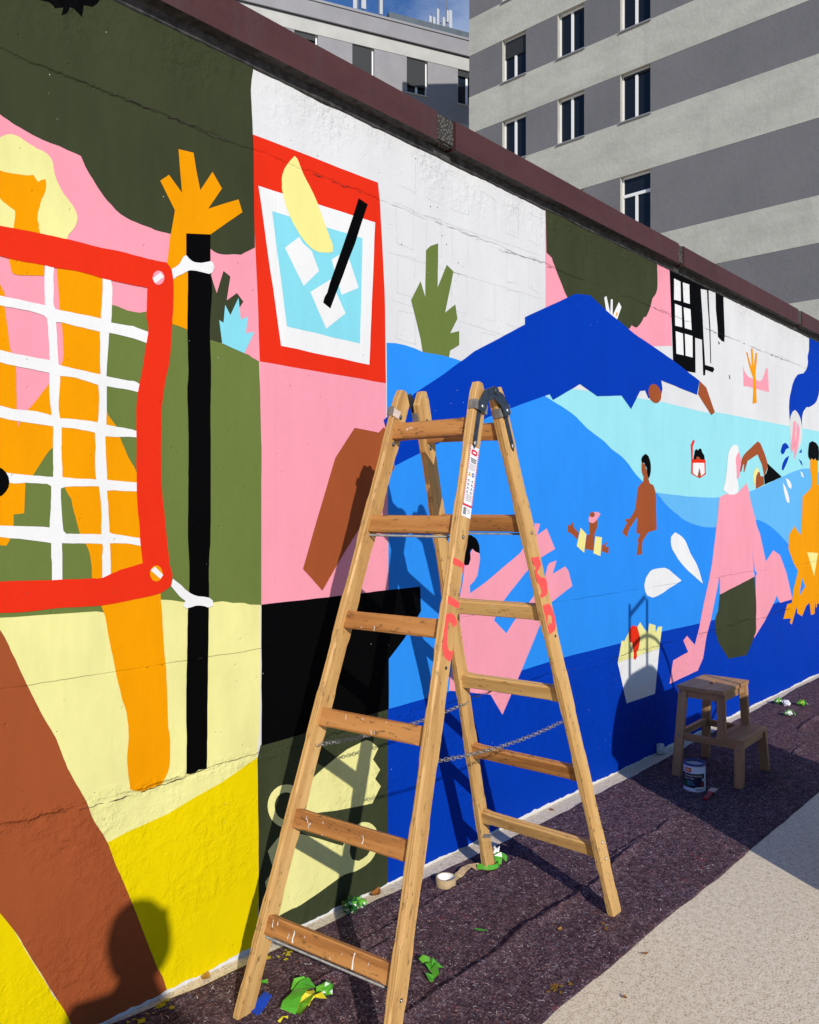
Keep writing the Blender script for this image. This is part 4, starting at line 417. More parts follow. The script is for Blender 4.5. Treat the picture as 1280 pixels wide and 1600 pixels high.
def m_ground():
    k = NT('washed_concrete'); p = k.pos()
    s1 = k.noise(k.scaled(p, 1, 1, 1), 150, 4, 0.66); s2 = k.noise(p, 45, 3, 0.6); big = k.noise(p, 0.8, 6, 0.6)
    f = k.math('ADD', k.math('MULTIPLY', s1, 0.7), k.math('MULTIPLY', s2, 0.3))
    cc = k.ramp(f, ((0.35, (0.28, 0.205, 0.12)), (0.44, (0.60, 0.49, 0.335)), (0.51, (0.80, 0.685, 0.505)), (0.64, (0.88, 0.79, 0.63))))
    cc = k.mix(k.mapr(big, 0.3, 0.7, 0.0, 0.22), cc, (0.46, 0.40, 0.31))
    v = k.n('ShaderNodeTexVoronoi'); v.inputs['Scale'].default_value = 11; k.l(p, v.inputs['Vector'])
    cc = k.mix(k.math('LESS_THAN', v.outputs['Distance'], 0.035), cc, (0.08, 0.06, 0.045))
    k.color(cc); k.bump(f, 0.004, 0.7); return k.fin(0.85, 0.2)
M_GROUND = m_ground()
def m_felt():
    k = NT('recycled_felt_fleece'); p = k.pos()
    wa = k.n('ShaderNodeTexNoise'); wa.inputs['Scale'].default_value = 9; k.l(p, wa.inputs['Vector'])
    vm = k.n('ShaderNodeVectorMath'); vm.operation = 'MULTIPLY_ADD'; k.l(wa.outputs['Color'], vm.inputs[0]); vm.inputs[1].default_value = (0.05, 0.05, 0); k.l(p, vm.inputs[2])
    q = vm.outputs[0]
    a = k.noise(k.scaled(q, 75, 230, 50), 1.0, 4, 0.7); b = k.noise(k.scaled(q, 250, 80, 50), 1.0, 4, 0.7); g = k.noise(p, 26, 5, 0.7)
    f = k.math('ADD', k.math('MULTIPLY', a, 0.42), k.math('ADD', k.math('MULTIPLY', b, 0.42), k.math('MULTIPLY', g, 0.22)))
    cc = k.ramp(f, ((0.40, (0.012, 0.007, 0.011)), (0.49, (0.058, 0.032, 0.043)), (0.56, (0.118, 0.070, 0.086)), (0.64, (0.38, 0.28, 0.30))))
    t1 = k.mapr(k.noise(p, 13, 5, 0.7), 0.60, 0.70); cc = k.mix(k.math('MULTIPLY', t1, 0.55), cc, (0.20, 0.030, 0.030))
    t2 = k.mapr(k.noise(k.scaled(p, -1, 1, 1), 11, 5, 0.7), 0.62, 0.72); cc = k.mix(k.math('MULTIPLY', t2, 0.5), cc, (0.065, 0.07, 0.105))
    t3 = k.mapr(k.noise(p, 2.2, 4, 0.6), 0.5, 0.7); cc = k.mix(k.math('MULTIPLY', t3, 0.25), cc, (0.11, 0.065, 0.045))
    wf = k.n('ShaderNodeTexVoronoi'); wf.inputs['Scale'].default_value = 1.0; k.l(k.scaled(q, 95, 45, 40), wf.inputs['Vector'])
    cc = k.mix(k.math('MULTIPLY', k.math('LESS_THAN', wf.outputs['Distance'], 0.14), 0.75), cc, (0.42, 0.33, 0.33))
    k.color(cc); k.bump(f, 0.012, 1.0); return k.fin(0.95, 0.08)
M_FELT = m_felt()
# ---------------------------------------------------------------- setting: ground, felt
bm = bmesh.new()
bmesh.ops.create_grid(bm, x_segments=1, y_segments=1, size=1500)
tag(mesh_ob('ground', bm, M_GROUND), kind='structure')
def interp(x, P):
    if x <= P[0][0]: return P[0][1]
    for (a, b), (c, d) in zip(P, P[1:]):
        if x <= c: return b + (d - b) * (x - a) / (c - a)
    return P[-1][1]
YIN = ((-1, 0.0 - .01), (1.10, -0.012), (1.25, -0.036), (1.42, -0.052), (2.05, -0.05), (2.4, -0.072), (2.9, -0.09), (3.3, -0.094), (4.1, -0.092), (5.0, -0.062), (5.75, -0.055), (6.3, -0.045), (6.45, -0.065), (6.9, -0.04), (9.5, -0.06))
CREASE = (  # (centre line, height): folds of the fleece
    (((1.75, -0.235), (2.2, -0.228), (2.4, -0.220), (2.55, -0.244), (2.9, -0.229), (3.15, -0.222)), 0.013),
    (((1.15, -0.63), (1.7, -0.612), (1.9, -0.608), (2.06, -0.612), (2.32, -0.590), (2.51, -0.600), (2.71, -0.592), (2.82, -0.596), (3.0, -0.56), (3.27, -0.522)), 0.026),
    (((2.98, -0.515), (3.27, -0.508), (3.42, -0.532), (3.68, -0.517)), 0.012),
    (((3.66, -0.573), (3.98, -0.570), (4.32, -0.642), (4.47, -0.70)), 0.015),
    (((4.2, -0.848), (4.58, -0.876)), 0.016), (((5.55, -0.46), (5.8, -0.445), (6.15, -0.437)), 0.016), (((4.9, -0.60), (5.4, -0.575)), 0.010),
    (((1.35, -0.33), (1.6, -0.30), (1.95, -0.30), (2.1, -0.318)), 0.014), (((2.9, -0.66), (3.1, -0.63), (3.2, -0.615)), 0.006))
def felt_h(x, y):
    h = 0.006 + 0.004 * mnoise.noise((x * 2.4, y * 5.0, 0.3)) + 0.0022 * mnoise.noise((x * 11, y * 11, 4.0))
    for L, hh in CREASE:
        a, b = L[0][0], L[-1][0]
        if x < a or x > b: continue
        d = y - interp(x, L) - 0.006 * mnoise.noise((x * 7, 1.7, hh * 900))
        e = min(1.0, (x - a) / 0.12, (b - x) / 0.12)
        e = max(0.0, e) * (0.75 + 0.5 * mnoise.noise((x * 5.0, hh * 700, 2.0)))
        if d < 0: h += 1.3 * hh * e * max(0, 1 + d / 0.055) ** 2
        else: h += 1.3 * hh * e * max(0, 1 - d / 0.009)
    return max(0.0045, h)
bm = bmesh.new(); rows = []
NX, NY = 800, 140; X0, X1 = -1.0, 9.4
for i in range(NX + 1):
    x = X0 + (X1 - X0) * i / NX
    yi = interp(x, YIN) + 0.005 * mnoise.noise((x * 9, 0, 0)); yo = -0.905 + 0.012 * mnoise.noise((x * 1.7, 3, 0)) + 0.005 * mnoise.noise((x * 8, 7, 0))
    r = []
    for j in range(NY + 1):
        y = yo + (yi - yo) * j / NY
        z = felt_h(x, y)
        if j in (0, NY): z = 0.001
        r.append(bm.verts.new((x, y, z)))
    rows.append(r)
for A, B in zip(rows, rows[1:]):
    for j in range(NY):
        f = bm.faces.new((A[j], B[j], B[j + 1], A[j + 1])); f.smooth = True
tag(mesh_ob('felt_ground_sheet', bm, M_FELT), 'long purple brown felt fleece sheet laid along the foot of the painted wall', 'felt sheet')
# loose fibres, too many to count
bm = bmesh.new(); fr = random.Random(3)
for i in range(12000):
    x = fr.uniform(0.6, 7.5) if i % 3 else fr.uniform(1.0, 4.2); yi = interp(x, YIN); y = fr.uniform(-0.89, yi - 0.015)
    a = fr.uniform(0, math.pi * 2); L = fr.choice((0.002, 0.003, 0.004, 0.007)) * fr.uniform(0.7, 1.4); w = fr.uniform(0.0005, 0.0013)
    z = felt_h(x, y) + 0.0015; c, s = math.cos(a), math.sin(a); bend = fr.uniform(-.5, .5)
    mi = fr.choices((0, 1, 2, 3, 4), (5, 7, 4, 6, 12))[0]
    P = [(-L, 0), (0, L * bend), (L, 0)]
    vs = []
    for u, v in P:
        for t in (-w, w):
            vs.append(bm.verts.new((x + c * u - s * (v + t), y + s * u + c * (v + t), z + (0.0012 if u == 0 else 0))))
    for k in (0, 2):
        f = bm.faces.new((vs[k], vs[k + 2], vs[k + 3], vs[k + 1])); f.material_index = mi
tag(mesh_ob('felt_fibres', bm, [plain('fibre_white', (0.62, 0.58, 0.55)), plain('fibre_rose', (0.42, 0.20, 0.20)), plain('fibre_blue', (0.16, 0.18, 0.26)), plain('fibre_rust', (0.26, 0.09, 0.06)), plain('fibre_mauve', (0.22, 0.14, 0.16))]), kind='stuff')

# ---------------------------------------------------------------- the mural wall
wall = thing('mural_wall', 'long rendered wall covered in a colourful painted mural under a maroon coping', 'wall', (0, 0, 0))
bm = bmesh.new(); box(bm, -7.0, 19.0, 0.0, 0.26, -0.3, 2.917); bmesh.ops.recalc_face_normals(bm, faces=bm.faces)
mesh_ob('render', bm, M_WHITE, wall)
# ragged grimy strip under the coping, its shade deepened by dark colour
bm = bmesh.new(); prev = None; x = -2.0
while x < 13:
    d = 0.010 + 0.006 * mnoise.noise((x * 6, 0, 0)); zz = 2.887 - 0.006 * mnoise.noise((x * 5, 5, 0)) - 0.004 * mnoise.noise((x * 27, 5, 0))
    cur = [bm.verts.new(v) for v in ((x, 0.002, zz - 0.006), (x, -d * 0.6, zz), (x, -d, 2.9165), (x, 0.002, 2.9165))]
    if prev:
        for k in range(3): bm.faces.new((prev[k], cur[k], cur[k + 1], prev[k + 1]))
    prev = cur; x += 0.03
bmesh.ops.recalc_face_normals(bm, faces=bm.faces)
mesh_ob('coping_shade_strip', bm, M_GRIME_SHADE, wall)
JT = [(2.479, 2.594), (4.705, 4.777), (6.913, 7.008), (9.15, 9.25), (11.4, 11.5), (0.235, 0.345), (-2.0, -1.9)]
JT.sort(); xs = -7.02
def coping(x0, x1):
    bm = bmesh.new(); pr = [(-0.054, 2.918), (-0.054, 3.034), (-0.048, 3.040), (0.31, 3.052), (0.31, 2.918)]
    n = max(2, int((x1 - x0) / 0.12)); R = []
    for i in range(n + 1):
        x = x0 + (x1 - x0) * i / n
        R.append([bm.verts.new((x, y + (0.0016 * mnoise.noise((x * 2.1, z * 3, 0)) if y < 0 else 0), z + 0.0025 * mnoise.noise((x * 1.3, y * 9, 5)))) for y, z in pr])
    for A, B in zip(R, R[1:]):
        for k in range(5): bm.faces.new((A[k], A[(k + 1) % 5], B[(k + 1) % 5], B[k])).material_index = int(k == 4)  # underside coloured dark, so the shade below the lip is painted in
    bm.faces.new(R[0]); bm.faces.new(R[-1])
    bmesh.ops.recalc_face_normals(bm, faces=bm.faces)
    return mesh_ob('coping_slab', bm, [M_COPE, M_GRIME_SHADE], wall)
for a, b in JT:
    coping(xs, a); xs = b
    bm = bmesh.new(); box(bm, a + .003, b - .003, -0.048, 0.30, 2.925, 3.036)
    bmesh.ops.recalc_face_normals(bm, faces=bm.faces); bmesh.ops.bevel(bm, geom=list(bm.edges), offset=0.006, segments=2, affect='EDGES')
    mesh_ob('joint_block', bm, M_PEB, wall)
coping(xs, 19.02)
# painted shapes: thin coats of paint on the render
pj = random.Random(11)
from mathutils.geometry import tessellate_polygon
def tess(Q):
    return [t for t in tessellate_polygon([[Vector((x, z, 0)) for x, z in Q]]) if len(set(t)) == 3]
def coat(name, c, lay, pts, parent):
    P = [(pts[i], pts[i + 1]) for i in range(0, len(pts), 2)]
    Q = []
    n = len(P)
    for i in range(n):
        a, b = P[i], P[(i + 1) % n]; Q.append(a)
        L = math.hypot(b[0] - a[0], b[1] - a[1])
        base = min(a[1], b[1]) < 0.014 and abs(a[1] - b[1]) < 0.003
        k = int(L / (0.012 if base else 0.06))
        for u in range(1, k):
            t = u / k; jx, jz = pj.uniform(-.0011, .0011), pj.uniform(-.0011, .0011)
            if base: jz = 0.009 * mnoise.noise((5.0 * (a[0] + (b[0] - a[0]) * t), 1.3, 0)) + 0.006 * mnoise.noise((27.0 * (a[0] + (b[0] - a[0]) * t), 1.3, 0)) + pj.uniform(-.0015, .0015)
            Q.append((a[0] + (b[0] - a[0]) * t + jx, a[1] + (b[1] - a[1]) * t + jz))
    ar = sum(Q[i][0] * Q[(i + 1) % len(Q)][1] - Q[(i + 1) % len(Q)][0] * Q[i][1] for i in range(len(Q)))
    if ar < 0: Q.reverse()                       # counter-clockwise seen from -Y
    bm = bmesh.new(); y = -0.0005 * lay
    V = [bm.verts.new((x, y, z)) for x, z in Q]
    for t in tess(Q): bm.faces.new([V[i] for i in t])
    bm.normal_update()
    for f in bm.faces:
        if f.normal.y > 0: f.normal_flip()
    return mesh_ob(name, bm, PAINT[c], parent)
for part, subs in MURAL:
    root = None
    if subs[0][0] is None:
        root = coat(part, *subs[0][1:], wall); subs = subs[1:]
    for n_, c_, l_, p_ in subs:
        o = coat(n_, c_, l_, p_, root or wall)
        if part == 'painted_net': o.parent = wall
        elif root is None:
            root = o; o.name = part
# pencil construction lines on the unpainted white
M_PENCIL = plain('pencil', (0.515, 0.515, 0.52), 0.8, 0.1)
bm = bmesh.new(); pr_ = random.Random(5)
def pline(x0, z0, x1, z1, w=0.0011):
    n = 6; a = Vector((x0, 0, z0)); b = Vector((x1, 0, z1)); d = (b - a); s = Vector((-d.z, 0, d.x)).normalized() * w
    pv = None
    for i in range(n + 1):
        c = a + d * i / n + Vector((pr_.uniform(-.0015, .0015), -0.0004, pr_.uniform(-.0015, .0015)))
        q = (bm.verts.new(c - s), bm.verts.new(c + s))
        if pv: bm.faces.new((pv[0], q[0], q[1], pv[1]))
        pv = q
def prect(x0, z0, x1, z1):
    j = lambda: pr_.uniform(-.008, .008)
    c = [(x0 + j(), z0 + j()), (x1 + j(), z0 + j()), (x1 + j(), z1 + j()), (x0 + j(), z1 + j())]
    for i in range(4):
        if pr_.random() < .88: pline(*c[i], *c[(i + 1) % 4])
for cx in (2.30, 2.47, 2.64, 2.83, 3.02, 3.20):
    for cz, hh in ((2.70, .13), (2.48, .15), (2.28, .16), (2.10, .12)):
        if pr_.random() < .84 and not (2.42 < cx < 2.78 and cz < 2.2): prect(cx, cz, cx + .10, cz + hh)
pline(2.27, 2.62, 3.3, 2.655); pline(2.26, 2.43, 3.3, 2.45); pline(2.27, 2.25, 3.3, 2.22)
for i in range(22):
    x = pr_.uniform(2.42, 2.72); z = pr_.uniform(2.2, 2.38); pline(x, z, x + pr_.uniform(-.03, .03), z + pr_.uniform(-.05, .05))
for cx in (5.72, 5.95, 6.25, 6.55, 6.8, 7.0):
    for cz, hh in ((2.35, .2), (2.05, .2), (1.8, .16)):
        if pr_.random() < .7 and not (5.6 < cx < 6.4 and cz < 2.4): prect(cx, cz, cx + .15, cz + hh)
pline(5.4, 2.02, 7.2, 2.05); pline(5.4, 1.86, 7.2, 1.9)
mesh_ob('pencil_sketch', bm, M_PENCIL, wall)
# open cracks: ragged gaps where the joint has broken out
M_GAP = plain('crack_gap', (0.045, 0.036, 0.03), 0.95, 0.05, var=0.6, scale=120)
def crack(z0, x0, x1, seed, wmax, amp, dens, yoff=-0.0035):
    bm = bmesh.new(); x = x0; pv = None; k = 0
    while x < x1:
        m = max(0.0, mnoise.noise((x * 1.9, seed, 0)) + dens) * max(0.0, 0.5 + mnoise.noise((x * 23, seed, 3)))
        w = min(wmax, wmax * m * 1.6)
        z = z0 + amp * mnoise.noise((x * 2.2, seed, 7)) + amp * .7 * mnoise.noise((x * 7.2, seed, 9)) + amp * .4 * mnoise.noise((x * 38, seed, 2))
        if w > 0.0007:
            q = (bm.verts.new((x, yoff, z - w * pj.uniform(.25, .8))), bm.verts.new((x, yoff, z + w * pj.uniform(.25, .8))))
            if pv: bm.faces.new((pv[0], q[0], q[1], pv[1]))
            pv = q
        else: pv = None
        x += 0.008
    mesh_ob('crack', bm, M_GAP, wall)
crack(2.617, 0.7, 7.3, 1.0, 0.0060, 0.016, 0.16)
crack(0.634, 0.75, 1.75, 4.0, 0.0048, 0.018, 0.30)
crack(0.634, 1.75, 7.6, 6.0, 0.0048, 0.020, 0.16)
crack(0.984, 0.8, 7.6, 9.0, 0.0014, 0.006, 0.12)

# ---------------------------------------------------------------- right building
M_CL = NT('pale_facade_render'); p = M_CL.pos()
f = M_CL.mapr(M_CL.noise(M_CL.scaled(p, 1, .35, .8), 1.6, 8, .68), .3, .72)
cc = M_CL.mix(f, (0.36, 0.355, 0.31), (0.50, 0.49, 0.43))
sk = M_CL.mapr(M_CL.noise(M_CL.scaled(p, 1, 1.6, .12), 1.5, 5, .6), .55, .75)
M_CL.color(M_CL.mix(M_CL.math('MULTIPLY', sk, .35), cc, (0.27, 0.268, 0.24))); M_CL.bump(M_CL.noise(p, 9, 6), 0.02, .6); M_CL = M_CL.fin(.85, .15)
M_CD = NT('slate_facade_render'); p = M_CD.pos()
f = M_CD.mapr(M_CD.noise(M_CD.scaled(p, 1, .5, .5), .9, 7, .65), .3, .7)
M_CD.color(M_CD.mix(f, (0.140, 0.139, 0.146), (0.172, 0.168, 0.176))); M_CD.bump(M_CD.noise(p, 9, 6), 0.02, .5); M_CD = M_CD.fin(.85, .15)
M_LW = plain('lilac_grey_render', (0.27, 0.264, 0.275), .85, .15, var=.07, scale=1.2)
M_WW = plain('warm_white_render', (0.43, 0.428, 0.40), .85, .15, var=.08, scale=1.2)
M_FRAME = plain('white_window_frame', (0.78, 0.78, 0.77), .4, .4, var=.03)
M_SILL = plain('grey_sill_metal', (0.24, 0.24, 0.25), .5, .4, var=.1)
k = NT('dark_window_glass'); k.color((0.010, 0.013, 0.019)); M_GLASS = k.fin(.06, .38)
k = NT('grey_slat_blind'); wv = k.n('ShaderNodeTexWave'); wv.bands_direction = 'Z'; wv.inputs['Scale'].default_value = 6; k.l(k.obj(), wv.inputs['Vector'])
k.color(k.mix(wv.outputs['Fac'], (0.016, 0.018, 0.02), (0.035, 0.037, 0.04))); M_BLIND = k.fin(.6, .3)
blk = thing('striped_apartment_block', 'tall grey apartment block with dark and pale horizontal bands behind the wall', 'apartment block', (0, 0, 0))
FX = 22.5; YE = 15.665; YW = -3.0
def pbox(name, mat, parent, *a, bev=0.0):
    bm = bmesh.new(); box(bm, *a); bmesh.ops.recalc_face_normals(bm, faces=bm.faces)
    if bev: bmesh.ops.bevel(bm, geom=list(bm.edges), offset=bev, segments=1, affect='EDGES')
    return mesh_ob(name, bm, mat, parent)
pbox('core', M_CL, blk, FX + .36, FX + 13, YW, YE - .02, 0, 24.5)
LIGHT = [(0.0, 6.8), (8.24, 9.46), (11.45, 13.09), (14.555, 15.84), (17.29, 18.57), (20.03, 21.3), (22.75, 24.6)]
DARK = [(6.8, 8.24), (9.46, 11.45), (13.09, 14.555), (15.84, 17.29), (18.57, 20.03), (21.3, 22.75)]
COLS = [(8.865, 9.845), (11.08, 12.055), (13.27, 14.24)]
for z0, z1 in LIGHT: pbox('pale_band', M_CL, blk, FX, FX + .40, YW, YE, z0, z1)
for di, (z0, z1) in enumerate(DARK):
    cuts = [YW] + [v for c in COLS for v in c] + [YE]
    for a, b in zip(cuts[::2], cuts[1::2]):
        pbox('slate_panel', M_CD, blk, FX + .008, FX + .40, a, b - (0.004 if b == YE else 0), z0 + .0015, z1 - .0015)
    for ci, (a, b) in enumerate(COLS):
        bm = bmesh.new(); xf0, xf1 = FX + .15, FX + .22; t = .055
        box(bm, xf0, xf1, a, a + t, z0, z1); box(bm, xf0, xf1, b - t, b, z0, z1); box(bm, xf0, xf1, a + t, b - t, z1 - t, z1); box(bm, xf0, xf1, a + t, b - t, z0, z0 + t)
        bmesh.ops.recalc_face_normals(bm, faces=bm.faces)
        w = mesh_ob('window', bm, M_FRAME, blk)
        mid = (a + b) / 2 + .02
        tr = z1 - 0.62 if di == 1 else z1 - t
        pbox('mullion', M_FRAME, w, xf0 - .012, xf1, mid - .04, mid + .04, z0 + t, tr)
        if di == 1: pbox('transom', M_FRAME, w, xf0 - .012, xf1, a + t, b - t, tr, tr + .09)
        pbox('pane', M_GLASS, w, xf0 + .03, xf0 + .045, a + t, b - t, z0 + t, z1 - t)
        pbox('sill', M_SILL, w, FX - .05, xf0, a - .03, b + .03, z0 - .035, z0 + .004)
        for yy, s in ((b, 1),):
            pbox('reveal', M_CL, w, FX + .012, xf0, b - .012, b - .002, z0 + .004, z1)
        if (di, ci) in ((3, 2), (2, 0)):
            pbox('blind', M_BLIND, w, xf0 - .02, xf0 + .02, a + t, b - t, z1 - (.62 if di == 3 else .12), z1 - t)
# ---------------------------------------------------------------- left building (angled behind)
DL = Vector((0.914, -0.406, 0)).normalized(); NL = Vector((-DL.y, DL.x, 0))
lb = thing('pale_office_building', 'lilac grey flat roofed building far behind the wall with antennas on its roof', 'office building', (27.436, 22.646, 0), math.atan2(DL.y, DL.x))
# local axes: x along facade, y away from camera, z up
S0, S1 = -18.0, 5.6
pbox('core', M_LW, lb, S0, S1, .45, 12, 0, 23.0)
pbox('parapet', M_LW, lb, S0 - .1, S1 + .1, -.14, 12.1, 22.44, 23.14)
pbox('parapet_cap', M_SILL, lb, S0 - .14, S1 + .14, -.19, 12.15, 23.14, 23.24)
pbox('shadow_gap', M_BLACKM, lb, S0, S1, -.04, .4, 22.38, 22.44)
pbox('white_band', M_WW, lb, S0, S1, -.02, .5, 21.81, 22.38)
WL = [(-15.95, -14.91), (-13.38, -12.34), (-10.8, -9.77), (-8.23, -7.19), (-5.66, -4.62), (-3.05, -2.02), (-.45, .59), (2.13, 3.17)]
for zt in (20.2, 16.9):
    zb = zt; z1 = zt + 1.61
    if zt < 20: pbox('white_band', M_WW, lb, S0, S1, -.02, .5, z1, 20.2 - .9)
    cuts = [S0] + [v for c in WL for v in c] + [S1]
    for a, b in zip(cuts[::2], cuts[1::2]): pbox('wall_panel', M_LW, lb, a, b, 0, .5, zb, z1)
    pbox('lilac_band', M_LW, lb, S0, S1, 0.003, .5, zb - .9 if zt > 20 else 0, zb)
    for wi, (a, b) in enumerate(WL):
        t = .07; bm = bmesh.new()
        box(bm, a, a + t, .13, .2, zb, z1); box(bm, b - t, b, .13, .2, zb, z1); box(bm, a + t, b - t, .13, .2, z1 - t, z1); box(bm, a + t, b - t, .13, .2, zb, zb + t)
        bmesh.ops.recalc_face_normals(bm, faces=bm.faces)
        w = mesh_ob('window', bm, M_FRAME, lb)
        pbox('pane', M_GLASS, w, a + t, b - t, .16, .175, zb + t, z1 - t)
        pbox('mullion', M_FRAME, w, (a + b) / 2 - .05, (a + b) / 2 + .05, .12, .2, zb + t, z1 - t)
        pbox('sill', M_WW, w, a - .04, b + .04, -.06, .13, zb - .05, zb - .002)
        drop = {4: .25, 5: 1.5, 6: 1.24, 7: .28, 3: 1.2}.get(wi, .6)
        pbox('blind', M_BLIND, w, a + .015, b - .10, .06, .085, z1 - drop, z1 - .005)
# roof box and antennas
pbox('roof_box', plain('dark_roof_sheet', (0.075, 0.095, 0.11), .5, .4, var=.2, scale=3), lb, -.5, 5.0, 2.0, 7.0, 23.0, 24.93)
pbox('roof_trim', M_WW, lb, -.48, 4.0, 1.93, 1.996, 24.0, 24.14)
M_ANT = plain('antenna_white', (0.42, 0.43, 0.44), .4, .4, var=.04); M_POLE = plain('antenna_steel', (0.16, 0.17, 0.19), .5, .5, var=.2)
def antenna(s, off, z0, z1, panels, label):
    t = thing('roof_antenna', label, 'antenna', (0, 0, 0)); t.parent = None
    base = Vector((27.436, 22.646, 0)) + DL * s + NL * off
    t.location = (base.x, base.y, z0); t.rotation_euler = (0, 0, math.atan2(DL.y, DL.x)); t['group'] = 'antennas on the flat roof'
    bm = bmesh.new(); tube(bm, [(0, 0, 0), (0, 0, z1 - z0)], .035); mesh_ob('mast', bm, M_POLE, t)
    for dx, za, zb_, w in panels:
        mesh_ob('panel', boxbm(dx - w / 2, dx + w / 2, -.10, -.02, za - z0, zb_ - z0, bevel=.015), M_ANT, t)
        bm = bmesh.new(); tube(bm, [(dx, -.05, (za + zb_) / 2 - z0), (0, 0, (za + zb_) / 2 - z0)], .025); tube(bm, [(dx, -.05, za + .15 - z0), (0, 0, za + .15 - z0)], .025); mesh_ob('bracket', bm, M_POLE, t)
antenna(-1.72, 3.0, 23.0, 26.6, ((-.16, 25.25, 26.5, .2), (.28, 25.35, 26.2, .24)), 'roof antenna with two white panels, leftmost on the roof edge')
antenna(-.62, 3.0, 23.0, 26.9, ((.08, 25.3, 26.4, .16),), 'slim roof antenna mast beside the leftmost panel antenna')
antenna(2.28, 3.2, 24.9, 26.2, ((-.1, 25.66, 26.0, .14), (.1, 25.62, 25.98, .14)), 'short roof antenna left of the taller pair on the roof box')
antenna(2.72, 3.2, 24.9, 27.0, ((-.12, 25.6, 26.45, .13), (.2, 25.55, 26.1, .14)), 'tall thin roof antenna in the middle of the roof box')
antenna(3.12, 3.2, 24.9, 27.3, ((.18, 25.55, 26.55, .17), (.02, 25.9, 26.5, .12)), 'roof antenna with one wide white panel beside the striped block')
